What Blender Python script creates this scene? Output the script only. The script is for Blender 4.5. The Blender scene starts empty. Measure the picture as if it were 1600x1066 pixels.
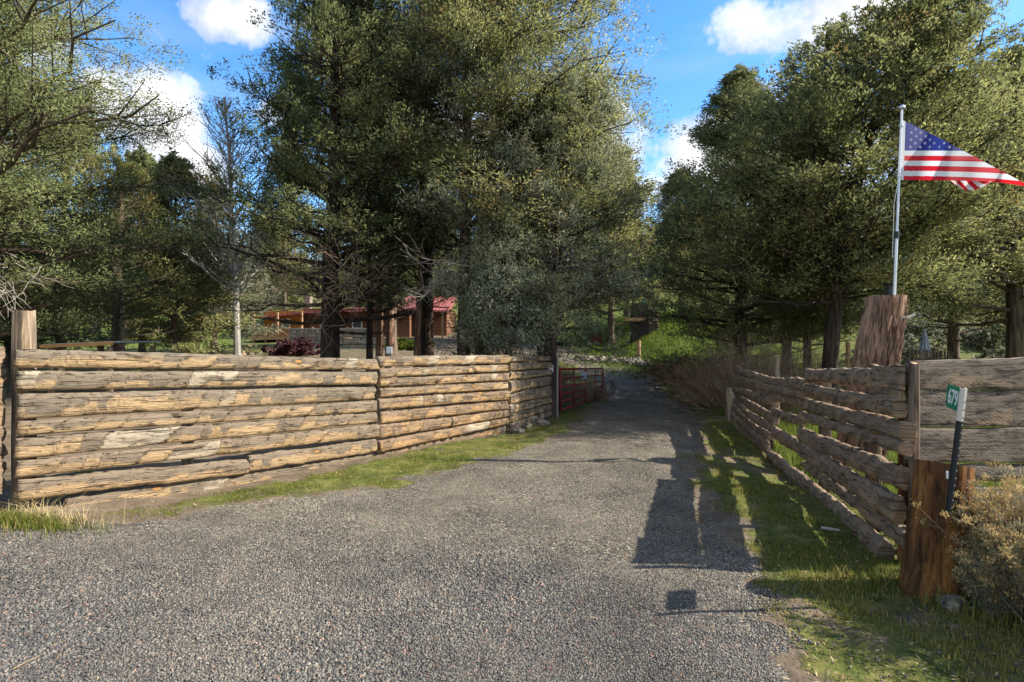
import bpy, math, random
import numpy as np
from mathutils import Vector, Matrix, noise as mnoise
R_ = math.radians
scene = bpy.context.scene
COL = scene.collection
F = 889.0; CX = 800.0; CY = 533.0; EYE = 1.6
def ray(px, py, Y):
    return Vector(((px-CX)/F*Y, Y, EYE-(py-CY)/F*Y))
def sstep(a, b, x):
    t = np.clip((x-a)/(b-a), 0, 1); return t*t*(3-2*t)

# ------------------------------------------------------------------ terrain
_py = [-400, 0, 11, 18, 24, 35, 50, 80, 120, 200, 400, 900]
_pz = [0, 0, 0, -.12, .15, 1.0, 2.6, 8.0, 15, 27, 50, 95]
def vnoise(x, y, s=1.0, seed=0):
    x = np.asarray(x, float)*s; y = np.asarray(y, float)*s
    xi = np.floor(x); yi = np.floor(y); fx = x-xi; fy = y-yi
    fx = fx*fx*(3-2*fx); fy = fy*fy*(3-2*fy)
    def hsh(a, b):
        v = np.sin(a*127.1+b*311.7+seed*74.7)*43758.5453
        return v-np.floor(v)
    return (hsh(xi, yi)*(1-fx)+hsh(xi+1, yi)*fx)*(1-fy)+(hsh(xi, yi+1)*(1-fx)+hsh(xi+1, yi+1)*fx)*fy
# left fence line and right fence line in plan
LA, LB, LC, LD = (-4.24, 4.86), (-1.87, 7.9), (-.11, 10.1), (.81, 12.0)
RA, RM, RB = (2.74, 4.0), (3.41, 6.63), (5.0, 12.9)
def terrain(x, y):
    x = np.asarray(x, float); y = np.asarray(y, float)
    z = np.interp(y, _py, _pz)
    # the yard behind the left fence stands a little higher
    lx = np.interp(y, [4.86, 7.9, 10.1, 12, 20, 40], [-4.24, -1.87, -.11, .81, 2.0, 2.0])
    left = sstep(0.2, 5, lx-x)*sstep(6, 14, y)*(1-sstep(36, 60, y))
    z = z+left*.55
    z = z+.14*sstep(-2.8, -4.6, x)*(1-sstep(6, 9, y))
    # the ground by the right fence falls a little
    z = z-.2*sstep(1.8, 4.5, x)*sstep(4.5, 8, y)*(1-sstep(16, 30, y))
    # enclosure right: rises beyond
    z = z+sstep(7, 22, x)*sstep(14, 40, y)*1.6
    z = z+1.3*sstep(5.5, 9, x)*sstep(26, 33, y)*(1-sstep(50, 90, y))*(1-sstep(16, 24, x))
    z = z+(vnoise(x, y, .9, 3)-.5)*.05+(vnoise(x, y, .12, 5)-.5)*sstep(25, 80, y)*3
    return z
def tz(x, y): return float(terrain(x, y))

# ------------------------------------------------------------------ object helpers
def link(o, parent=None):
    COL.objects.link(o)
    if parent is not None: o.parent = parent
    return o
def tag(o, label=None, cat=None, group=None, kind=None):
    if label: o['label'] = label
    if cat: o['category'] = cat
    if group: o['group'] = group
    if kind: o['kind'] = kind
    return o
def empty(name, loc, label, cat, group=None, rz=0):
    o = bpy.data.objects.new(name, None); o.empty_display_size = .2
    o.location = loc; o.rotation_euler = (0, 0, rz)
    link(o); return tag(o, label, cat, group)
def npmesh(name, V, FC, mat, parent=None, attrs=None, uv=None, smooth=False, loc=None, cn=None):
    """FC: int array [n,k] (all faces k sided) or list of such arrays"""
    V = np.asarray(V, np.float32)
    if isinstance(FC, np.ndarray): FC = [FC]
    me = bpy.data.meshes.new(name)
    me.vertices.add(len(V)); me.vertices.foreach_set('co', V.ravel())
    starts = []; idx = []; n0 = 0
    for f in FC:
        if len(f) == 0: continue
        k = f.shape[1]; idx.append(f.ravel()); starts.append(n0+np.arange(len(f))*k); n0 += len(f)*k
    idx = np.concatenate(idx).astype(np.int32); starts = np.concatenate(starts).astype(np.int32)
    me.loops.add(len(idx)); me.loops.foreach_set('vertex_index', idx)
    me.polygons.add(len(starts)); me.polygons.foreach_set('loop_start', starts)
    me.update(calc_edges=True)
    if smooth: me.polygons.foreach_set('use_smooth', np.ones(len(starts), bool))
    if attrs:
        for k, a in attrs.items():
            at = me.attributes.new(k, 'FLOAT', 'POINT'); at.data.foreach_set('value', np.asarray(a, np.float32))
    if cn is not None:
        at = me.attributes.new('cn', 'FLOAT_VECTOR', 'POINT'); at.data.foreach_set('vector', np.asarray(cn, np.float32).ravel())
    if uv is not None:
        l = me.uv_layers.new(name='UVMap'); l.data.foreach_set('uv', np.asarray(uv, np.float32)[idx].ravel())
    me.validate()
    if isinstance(mat, (list, tuple)):
        for m in mat: me.materials.append(m)
    elif mat: me.materials.append(mat)
    o = bpy.data.objects.new(name, me)
    link(o, parent)
    if loc is not None: o.location = loc
    return o
class MB:
    """collects simple solids, builds ONE mesh"""
    def __init__(s): s.v = []; s.f = []; s.m = []; s.cm = 0
    def add(s, V, FS):
        b = len(s.v); s.v += [tuple(v) for v in V]
        for f in FS: s.f.append(tuple(b+i for i in f)); s.m.append(s.cm)
        return s
    def box(s, c, d, M=None):
        x, y, z = d[0]/2, d[1]/2, d[2]/2
        V = [Vector((sx*x, sy*y, sz*z)) for sz in (-1, 1) for sy in (-1, 1) for sx in (-1, 1)]
        if M is not None: V = [M @ v for v in V]
        V = [v+Vector(c) for v in V]
        return s.add(V, [(0, 2, 3, 1), (4, 5, 7, 6), (0, 1, 5, 4), (2, 6, 7, 3), (0, 4, 6, 2), (1, 3, 7, 5)])
    def tube(s, pts, r, n=8, cap=True):
        pts = [Vector(p) for p in pts]
        if not hasattr(r, '__len__'): r = [r]*len(pts)
        b = len(s.v); 
        up = Vector((0, 0, 1)); a = None
        for i, p in enumerate(pts):
            d = (pts[min(i+1, len(pts)-1)]-pts[max(i-1, 0)]).normalized()
            if a is None:
                a = d.cross(up if abs(d.z) < .9 else Vector((1, 0, 0))).normalized()
            else: a = (a-d*a.dot(d)).normalized()
            c = d.cross(a)
            for k in range(n):
                t = 2*math.pi*k/n
                s.v.append(tuple(p+(a*math.cos(t)+c*math.sin(t))*r[i]))
        for i in range(len(pts)-1):
            for k in range(n):
                q = b+i*n
                s.f.append((q+k, q+(k+1) % n, q+n+(k+1) % n, q+n+k)); s.m.append(s.cm)
        if cap:
            s.f.append(tuple(b+k for k in reversed(range(n)))); s.m.append(s.cm)
            q = b+(len(pts)-1)*n
            s.f.append(tuple(q+k for k in range(n))); s.m.append(s.cm)
        return s
    def prism(s, poly, z0, z1, M=None):
        n = len(poly)
        V = [Vector((p[0], p[1], z0)) for p in poly]+[Vector((p[0], p[1], z1)) for p in poly]
        if M is not None: V = [M @ v for v in V]
        return s.add(V, [tuple(reversed(range(n))), tuple(range(n, 2*n))]+[(i, (i+1) % n, n+(i+1) % n, n+i) for i in range(n)])
    def build(s, name, mats, parent=None, smooth=False, bevel=0):
        me = bpy.data.meshes.new(name); me.from_pydata(s.v, [], s.f); 
        if not isinstance(mats, (list, tuple)): mats = [mats]
        for m in mats: me.materials.append(m)
        me.polygons.foreach_set('material_index', s.m)
        if smooth: me.polygons.foreach_set('use_smooth', [True]*len(s.f))
        me.update()
        o = bpy.data.objects.new(name, me); link(o, parent)
        if bevel:
            b = o.modifiers.new('b', 'BEVEL'); b.width = bevel; b.segments = 2; b.limit_method = 'ANGLE'
        return o
def copy_tree(o, parent=None):
    c = o.copy(); COL.objects.link(c); c.parent = parent
    for ch in o.children: copy_tree(ch, c)
    return c

# ------------------------------------------------------------------ materials
class NT:
    def __init__(s, name):
        s.m = bpy.data.materials.new(name); s.m.use_nodes = True
        s.t = s.m.node_tree; s.n = s.t.nodes; s.b = s.n['Principled BSDF']; s.out = s.n['Material Output']
        s.b.inputs['Roughness'].default_value = .85
        s.b.inputs['Specular IOR Level'].default_value = .25
    def node(s, ty, **kw):
        n = s.n.new(ty)
        for k, v in kw.items(): setattr(n, k, v)
        return n
    def L(s, a, b): s.t.links.new(a, b)
    def val(s, sock, v):
        if hasattr(v, 'is_linked') or isinstance(v, bpy.types.NodeSocket): s.L(v, sock)
        else: sock.default_value = v
    def math(s, op, a, b=0.0, c=0.0, clamp=False):
        n = s.node('ShaderNodeMath', operation=op); n.use_clamp = clamp
        s.val(n.inputs[0], a); s.val(n.inputs[1], b); s.val(n.inputs[2], c)
        return n.outputs[0]
    def vmath(s, op, a, b=(0, 0, 0)):
        n = s.node('ShaderNodeVectorMath', operation=op)
        s.val(n.inputs[0], a); s.val(n.inputs[1], b)
        return n.outputs[0]
    def noise(s, vec, scale, detail=4, rough=.55, dist=0):
        n = s.node('ShaderNodeTexNoise'); 
        if vec is not None: s.L(vec, n.inputs['Vector'])
        n.inputs['Scale'].default_value = scale; n.inputs['Detail'].default_value = detail
        n.inputs['Roughness'].default_value = rough; n.inputs['Distortion'].default_value = dist
        return n.outputs['Fac']
    def vor(s, vec, scale, feature='F1', rand=1.0):
        n = s.node('ShaderNodeTexVoronoi', feature=feature)
        if vec is not None: s.L(vec, n.inputs['Vector'])
        n.inputs['Scale'].default_value = scale; n.inputs['Randomness'].default_value = rand
        return n
    def ramp(s, fac, stops, interp='LINEAR'):
        n = s.node('ShaderNodeValToRGB'); n.color_ramp.interpolation = interp
        e = n.color_ramp.elements
        while len(e) > 1: e.remove(e[-1])
        e[0].position = stops[0][0]; e[0].color = c4(stops[0][1])
        for p, c in stops[1:]:
            k = e.new(p); k.color = c4(c)
        s.val(n.inputs[0], fac); return n.outputs[0]
    def mix(s, f, a, b, mode='MIX'):
        n = s.node('ShaderNodeMix', data_type='RGBA', blend_type=mode)
        s.val(n.inputs[0], f); s.val(n.inputs[6], c4(a)); s.val(n.inputs[7], c4(b))
        return n.outputs[2]
    def attr(s, name):
        n = s.node('ShaderNodeAttribute', attribute_name=name); return n.outputs['Fac']
    def pos(s): return s.node('ShaderNodeNewGeometry').outputs['Position']
    def obj(s): return s.node('ShaderNodeTexCoord').outputs['Object']
    def uv(s): return s.node('ShaderNodeTexCoord').outputs['UV']
    def orand(s): return s.node('ShaderNodeObjectInfo').outputs['Random']
    def scale(s, vec, k):
        n = s.node('ShaderNodeVectorMath', operation='MULTIPLY'); s.L(vec, n.inputs[0]); n.inputs[1].default_value = k
        return n.outputs[0]
    def bump(s, h, strength=.5, dist=.02, nrm=None):
        n = s.node('ShaderNodeBump'); n.inputs['Strength'].default_value = strength
        n.inputs['Distance'].default_value = dist; s.L(h, n.inputs['Height'])
        if nrm is not None: s.L(nrm, n.inputs['Normal'])
        return n.outputs[0]
    def col(s, c): s.val(s.b.inputs['Base Color'], c4(c)); return s
    def nrm(s, n): s.L(n, s.b.inputs['Normal']); return s
def c4(c):
    if isinstance(c, (tuple, list)) and len(c) == 3: return (c[0], c[1], c[2], 1)
    return c

def plain(name, c, rough=.7, metal=0, var=.25, sc=6, bumps=.2):
    m = NT(name); n = m.noise(m.obj(), sc, 5)
    m.col(m.mix(n, tuple(k*(1-var) for k in c), tuple(min(1, k*(1+var)) for k in c)))
    m.b.inputs['Roughness'].default_value = rough; m.b.inputs['Metallic'].default_value = metal
    m.nrm(m.bump(m.noise(m.obj(), sc*8, 4), bumps, .005))
    return m.m

def wood_mat(name, grey, tan, deep, dark, patch_lo=.42, orange=.5, cells=4.2, palef=.75, saw=False):
    """slab wood with weathered upper side, peeled scallops, knots; uv in metres; attrs lo (0 top..1 bottom), warm"""
    m = NT(name); uv = m.uv()
    sep = m.node('ShaderNodeSeparateXYZ'); m.L(uv, sep.inputs[0]); u, v = sep.outputs[0], sep.outputs[1]
    lo = m.attr('lo'); warm = m.attr('warm')
    gr = m.noise(m.scale(uv, (6, 75, 1)), 1.0, 7, .68, .15)
    gr2 = m.noise(m.scale(uv, (9, 160, 1)), 1.0, 3, .7)
    wob = m.noise(m.scale(uv, (4, 13, 1)), 1.0, 6, .68)
    cellr = m.attr('cel'); cellg = m.math('FRACT', m.math('MULTIPLY', cellr, 7.3)); 
    # grey above, tan below, boundary scalloped by cell and noise
    edge = m.math('ADD', m.math('ADD', lo, m.math('MULTIPLY', m.math('SUBTRACT', cellr, .5), .7)), m.math('MULTIPLY', m.math('SUBTRACT', wob, .5), 1.25))
    peeled = m.ramp(edge, [(patch_lo+.12, (0, 0, 0)), (patch_lo+.3, (1, 1, 1))])
    greyc = m.ramp(gr, [(.25, tuple(k*.32 for k in grey)), (.42, tuple(k*.8 for k in grey)), (.6, grey), (.8, tuple(min(1, k*1.45) for k in grey))])
    tanc = m.ramp(gr, [(.25, tuple(k*.45 for k in tan)), (.45, tuple(k*.85 for k in tan)), (.65, tan), (.85, tuple(min(1, k*1.25) for k in tan))])
    of = m.math('MULTIPLY', m.math('MULTIPLY', m.math('ADD', warm, m.math('MULTIPLY', cellg, .3)), orange, clamp=True), m.ramp(wob, [(.35, (.3, .3, .3)), (.6, (1, 1, 1))]))
    tanc = m.mix(of, tanc, deep)
    greyc = m.mix(m.math('MULTIPLY', warm, .22), greyc, deep)
    c = m.mix(peeled, greyc, tanc)
    # bark remnants
    bk = m.noise(m.scale(uv, (6, 24, 1)), 1.3, 8, .78)
    bkm = m.math('MULTIPLY', m.ramp(bk, [(.57, (0, 0, 0)), (.63, (1, 1, 1))]), m.ramp(gr2, [(.3, (.3, .3, .3)), (.6, (1, 1, 1))]))
    c = m.mix(bkm, c, dark)
    # scallop edge lines
    pale = m.math('MULTIPLY', m.ramp(cellg, [(.92, (0, 0, 0)), (.94, (1, 1, 1))]), m.math('MULTIPLY', palef, m.ramp(wob, [(.38, (0, 0, 0)), (.5, (1, 1, 1))])))
    c = m.mix(pale, c, (.47, .4, .29))
    ln = m.math('MULTIPLY', m.attr('edg'), m.ramp(m.noise(m.scale(uv, (6, 20, 1)), 1.0, 4), [(.35, (.15, .15, .15)), (.6, (1, 1, 1))]))
    c = m.mix(m.math('MULTIPLY', ln, .8), c, dark)
    # checks along the grain
    ck = m.noise(m.scale(uv, (1.5, 52, 1)), 1.0, 2, .4, .3)
    ckm = m.ramp(ck, [(.31, (1, 1, 1)), (.37, (0, 0, 0))])
    c = m.mix(m.math('MULTIPLY', ckm, .75), c, (.02, .015, .01))
    # knots
    kv = m.vor(m.scale(uv, (1.6, 4.2, 1)), 1.0)
    kn = m.ramp(m.math('ADD', kv.outputs['Distance'], m.math('MULTIPLY', wob, .05)), [(.085, (1, 1, 1)), (.11, (0, 0, 0))])
    kring = m.ramp(kv.outputs['Distance'], [(.10, (1, 1, 1)), (.21, (0, 0, 0))])
    c = m.mix(m.math('MULTIPLY', kring, .6), c, dark); c = m.mix(kn, c, (.42, .2, .05))
    c = m.mix(m.math('MULTIPLY', m.noise(m.scale(uv, (.9, 1.5, 1)), 1.0, 3), .5), c, tuple(k*.8 for k in grey))
    if saw:
        sv_ = m.math('SINE', m.math('ADD', m.math('MULTIPLY', u, 150), m.math('ADD', m.math('MULTIPLY', v, -230), m.math('MULTIPLY', m.noise(m.scale(uv, (2, 5, 1)), 1.0, 2), 6))))
        sw_ = m.math('MULTIPLY', m.ramp(sv_, [(.3, (0, 0, 0)), (1, (1, 1, 1))]), m.ramp(m.noise(m.scale(uv, (3, 9, 1)), 1.0, 5, .7), [(.45, (0, 0, 0)), (.6, (.6, .6, .6))]))
        c = m.mix(sw_, c, dark)
        c = m.mix(m.ramp(m.noise(m.scale(uv, (3.5, 12, 1)), 1.0, 8, .75), [(.5, (0, 0, 0)), (.6, (.85, .85, .85))]), c, (.05, .04, .033))
    m.col(c)
    h = m.math('ADD', m.math('MULTIPLY', gr, .8), m.math('ADD', m.math('MULTIPLY', gr2, .35), m.math('MULTIPLY', bkm, .7)))
    h = m.math('ADD', h, m.math('MULTIPLY', wob, .9))
    h = m.math('SUBTRACT', h, m.math('MULTIPLY', ln, .6)); h = m.math('SUBTRACT', h, m.math('MULTIPLY', ckm, .8))
    m.nrm(m.bump(h, 1.0, .018)); m.b.inputs['Roughness'].default_value = .9; m.b.inputs['Specular IOR Level'].default_value = .12
    return m.m
W_LEFT = wood_mat('slab_wood', (.21, .168, .12), (.5, .345, .18), (.42, .18, .05), (.035, .024, .015), .36)
W_RIGHT = wood_mat('log_wood', (.28, .21, .145), (.42, .28, .16), (.3, .14, .05), (.04, .026, .018), .5, .3, 5.5, .25)
W_PLANK = wood_mat('plank_wood', (.24, .2, .16), (.38, .28, .18), (.26, .14, .06), (.03, .024, .02), .56, .3, .35, 0, True)
def post_mat(name, c1, c2, dark, bumpd=.012):
    m = NT(name); ob = m.obj()
    g = m.noise(m.scale(ob, (22, 22, 1.6)), 1.0, 6, .65, .5)
    p = m.noise(m.scale(ob, (4, 4, 1.2)), 1.0, 4)
    c = m.mix(m.ramp(p, [(.4, (0, 0, 0)), (.6, (1, 1, 1))]), c1, c2)
    c = m.mix(m.ramp(g, [(.36, (.95, .95, .95)), (.56, (0, 0, 0))]), c, dark)
    m.col(c); m.nrm(m.bump(g, 1.0, bumpd)); m.b.inputs['Roughness'].default_value = .85
    m.b.inputs['Specular IOR Level'].default_value = .15
    return m.m
POST = post_mat('post_wood', (.25, .2, .15), (.36, .26, .16), (.05, .035, .025), .006)
STUMP_R = post_mat('stained_stump_wood', (.11, .05, .02), (.28, .125, .035), (.014, .008, .005), .03)
BARK_RED = post_mat('stringy_red_bark', (.26, .15, .1), (.36, .23, .16), (.03, .018, .012), .04)
BARK_GREY = post_mat('grey_bark', (.12, .095, .07), (.19, .14, .1), (.03, .022, .016), .03)
BARK_DARK = post_mat('dark_bark', (.05, .038, .03), (.085, .06, .045), (.014, .01, .008), .03)
BARK_PALE = post_mat('pale_aspen_bark', (.3, .29, .25), (.42, .4, .35), (.1, .09, .08), .006)
CUT = plain('cut_wood', (.42, .27, .15), .8, 0, .35, 18)
TWIG = plain('dry_twig', (.27, .2, .14), .85, 0, .35, 9)
TWIG_GREY = plain('grey_twig', (.34, .3, .25), .85, 0, .3, 5)
TWIG_RED = plain('reddish_twig', (.33, .2, .11), .85, 0, .35, 9)
STEEL = plain('galvanised_steel', (.55, .56, .57), .35, .7, .1, 30, .05)
BLACK = plain('black_paint', (.025, .027, .028), .5, 0, .3, 20)
RED = plain('red_gate_paint', (.17, .016, .015), .45, 0, .25, 6)
WHITE = plain('white_paint', (.75, .74, .72), .5, 0, .12, 9)
GREENS = plain('green_sign_sheeting', (.0, .2, .095), .35, 0, .08, 3, .05)
RUST = plain('white_paint_with_rust', (.6, .55, .48), .6, 0, .25, 60)

def foliage(name, dark, mid, light, trans=.35, alt=None, brown=None, clump=0):
    m = NT(name)
    tint = m.attr('tint'); tip = m.attr('tip'); r = m.orand()
    n = m.noise(m.obj(), 1.1, 3)
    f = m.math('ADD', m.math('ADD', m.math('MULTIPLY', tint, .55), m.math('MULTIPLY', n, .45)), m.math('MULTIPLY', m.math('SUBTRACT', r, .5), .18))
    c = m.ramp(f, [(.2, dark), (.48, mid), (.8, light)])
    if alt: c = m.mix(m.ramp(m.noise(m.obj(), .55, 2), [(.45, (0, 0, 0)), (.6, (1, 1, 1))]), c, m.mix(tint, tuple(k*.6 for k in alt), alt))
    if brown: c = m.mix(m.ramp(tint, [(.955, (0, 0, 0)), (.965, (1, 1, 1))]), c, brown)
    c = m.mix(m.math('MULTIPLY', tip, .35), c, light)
    m.col(c); m.b.inputs['Roughness'].default_value = .7; m.b.inputs['Specular IOR Level'].default_value = .12
    if clump:
        an = m.node('ShaderNodeAttribute', attribute_name='cn'); vt = m.node('ShaderNodeVectorTransform', vector_type='NORMAL', convert_from='OBJECT', convert_to='WORLD')
        m.L(an.outputs['Vector'], vt.inputs[0]); ge = m.node('ShaderNodeNewGeometry')
        sc_ = m.scale(vt.outputs[0], (clump,)*3); ad = m.vmath('NORMALIZE', m.vmath('ADD', sc_, ge.outputs['Normal'])); m.L(ad, m.b.inputs['Normal'])
    tr = m.node('ShaderNodeBsdfTranslucent'); m.L(c, tr.inputs[0])
    mx = m.node('ShaderNodeMixShader'); mx.inputs[0].default_value = trans
    m.L(m.b.outputs[0], mx.inputs[1]); m.L(tr.outputs[0], mx.inputs[2]); m.L(mx.outputs[0], m.out.inputs[0])
    return m.m
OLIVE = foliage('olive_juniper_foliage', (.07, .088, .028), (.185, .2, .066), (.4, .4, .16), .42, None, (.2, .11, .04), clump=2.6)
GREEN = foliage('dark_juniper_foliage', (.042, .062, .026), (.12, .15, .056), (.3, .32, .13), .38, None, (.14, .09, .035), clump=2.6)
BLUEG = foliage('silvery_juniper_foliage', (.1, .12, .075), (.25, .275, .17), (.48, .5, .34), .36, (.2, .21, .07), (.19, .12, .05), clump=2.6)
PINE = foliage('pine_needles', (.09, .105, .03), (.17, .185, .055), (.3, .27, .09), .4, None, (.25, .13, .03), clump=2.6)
SAGE = foliage('sagebrush_leaves', (.12, .13, .085), (.18, .19, .12), (.26, .26, .17), .3)
BUDS = foliage('aspen_buds', (.2, .17, .12), (.3, .26, .19), (.4, .35, .27), .3)
STRAW = foliage('dry_flower_heads', (.3, .2, .075), (.46, .33, .13), (.66, .5, .25), .3)
GRASSM = foliage('grass_blades', (.055, .085, .012), (.12, .155, .022), (.28, .25, .07), .4, None, (.4, .3, .13))
GRASSLUSH = foliage('lush_grass_blades', (.05, .085, .012), (.11, .16, .025), (.2, .24, .04), .4)
STRAWG = foliage('straw_blades', (.35, .26, .12), (.5, .38, .18), (.6, .48, .26), .3)
LITTER = foliage('dead_litter', (.1, .065, .035), (.28, .2, .1), (.5, .4, .22), .15)
PURPLE = foliage('purple_leaves', (.05, .02, .025), (.09, .035, .045), (.15, .07, .08), .3)

# ground
def ground_mat():
    m = NT('ground_mix'); p = m.pos()
    gv = m.attr('gravel'); gs = m.attr('grass'); tn = m.attr('tanness'); lush = m.attr('lush')
    # gravel: two stone sizes
    def stones(scale):
        v = m.vor(p, scale); cs = m.node('ShaderNodeSeparateColor'); m.L(v.outputs['Color'], cs.inputs[0])
        dk = m.ramp(cs.outputs[0], [(0, (.045, .043, .042)), (.3, (.085, .082, .078)), (.55, (.135, .126, .11)), (.78, (.21, .185, .15)), (.93, (.3, .27, .21)), (1, (.4, .36, .3))])
        tn_ = m.ramp(cs.outputs[0], [(0, (.07, .065, .055)), (.3, (.15, .135, .105)), (.6, (.25, .22, .165)), (.85, (.36, .31, .22)), (1, (.5, .45, .36))])
        c = m.mix(tn, dk, tn_)
        rd = m.math('MULTIPLY', m.ramp(cs.outputs[1], [(.94, (0, 0, 0)), (.95, (1, 1, 1))]), .75)
        c = m.mix(rd, c, (.24, .1, .06))
        h = m.math('ADD', m.math('MULTIPLY', m.math('SUBTRACT', .6, v.outputs['Distance']), 1.0), m.math('MULTIPLY', cs.outputs[2], .5))
        gap = m.ramp(v.outputs['Distance'], [(.42, (1, 1, 1)), (.75, (.4, .38, .36))])
        c = m.mix(1.0, c, gap, 'MULTIPLY')
        return c, h
    c1, h1 = stones(46); c2, h2 = stones(85)
    big = m.ramp(m.noise(p, 1.3, 4), [(.42, (0, 0, 0)), (.58, (1, 1, 1))])
    gc = m.mix(big, c2, c1); gh = m.node('ShaderNodeMix'); m.L(big, gh.inputs[0]); m.L(h2, gh.inputs[2]); m.L(h1, gh.inputs[3])
    fine = m.noise(p, 240, 3)
    gc = m.mix(1.0, gc, m.ramp(m.noise(p, 1.1, 5, .6), [(.35, (.6, .605, .615)), (.6, (.93, .92, .905))]), 'MULTIPLY')
    gc = m.mix(m.math('MULTIPLY', m.ramp(m.noise(p, 2.2, 5), [(.5, (0, 0, 0)), (.72, (1, 1, 1))]), .5), gc, (.17, .14, .11))
    # dirt
    d = m.noise(p, 3.2, 8, .65)
    dc = m.ramp(d, [(.3, (.07, .05, .034)), (.5, (.125, .092, .062)), (.68, (.19, .148, .1))])
    dc = m.mix(m.math('MULTIPLY', m.ramp(fine, [(.55, (0, 0, 0)), (.65, (1, 1, 1))]), .6), dc, (.3, .25, .18))
    # grass base
    g = m.noise(p, 5, 8, .7)
    grc = m.ramp(g, [(.3, (.035, .045, .012)), (.44, (.08, .1, .02)), (.56, (.16, .155, .042)), (.66, (.24, .2, .085)), (.75, (.13, .095, .05))])
    grc = m.mix(m.ramp(m.noise(p, 38, 4, .7), [(.4, (.35, .35, .35)), (.62, (0, 0, 0))]), grc, (.03, .045, .01))
    grc = m.mix(m.math('MULTIPLY', lush, .8), grc, m.ramp(g, [(.3, (.05, .08, .01)), (.6, (.12, .18, .025)), (.75, (.22, .25, .05))]))
    br = m.math('ADD', m.math('MULTIPLY', m.math('SUBTRACT', m.noise(p, 3.5, 6, .7), .5), 1.3), m.math('MULTIPLY', m.math('SUBTRACT', m.noise(p, 30, 4, .7), .5), .9))
    gmask = m.ramp(m.math('ADD', gs, br), [(.42, (0, 0, 0)), (.58, (1, 1, 1))])
    vmask = m.ramp(m.math('ADD', gv, m.math('MULTIPLY', br, .9)), [(.4, (0, 0, 0)), (.6, (1, 1, 1))])
    c = m.mix(vmask, dc, gc); c = m.mix(gmask, c, grc)
    m.col(c)
    hb = m.node('ShaderNodeMix'); m.L(vmask, hb.inputs[0]); m.L(m.math('ADD', d, m.math('MULTIPLY', fine, .3)), hb.inputs[2]); m.L(gh.outputs[0], hb.inputs[3])
    h = m.math('ADD', hb.outputs[0], m.math('MULTIPLY', m.noise(p, 60, 4), m.math('MULTIPLY', gmask, 1.2)))
    m.nrm(m.bump(h, .85, .014)); m.b.inputs['Roughness'].default_value = .92; m.b.inputs['Specular IOR Level'].default_value = .12
    return m.m
GROUND = ground_mat()
def stone_mat():
    m = NT('gravel_stones'); t = m.attr('tint'); t2 = m.attr('tan')
    dk = m.ramp(t, [(0, (.05, .052, .056)), (.3, (.09, .092, .095)), (.6, (.15, .148, .14)), (.85, (.25, .23, .195)), (.935, (.34, .31, .25)), (.95, (.27, .11, .065)), (1, (.36, .17, .1))])
    tn_ = m.ramp(t, [(0, (.09, .085, .07)), (.3, (.18, .16, .125)), (.6, (.28, .25, .19)), (.9, (.42, .37, .27)), (1, (.55, .5, .42))])
    c = m.mix(t2, dk, tn_); n = m.noise(m.pos(), 180, 3)
    c = m.mix(1.0, c, m.ramp(m.noise(m.pos(), 1.1, 5, .6), [(.35, (.6, .605, .615)), (.6, (.93, .92, .905))]), 'MULTIPLY')
    m.col(m.mix(m.math('MULTIPLY', n, .4), c, (.08, .072, .064))); m.b.inputs['Roughness'].default_value = .85
    return m.m
STONES = stone_mat()
ROCK = post_mat('basalt_rock', (.2, .17, .135), (.3, .26, .2), (.03, .027, .024), .03)

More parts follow.
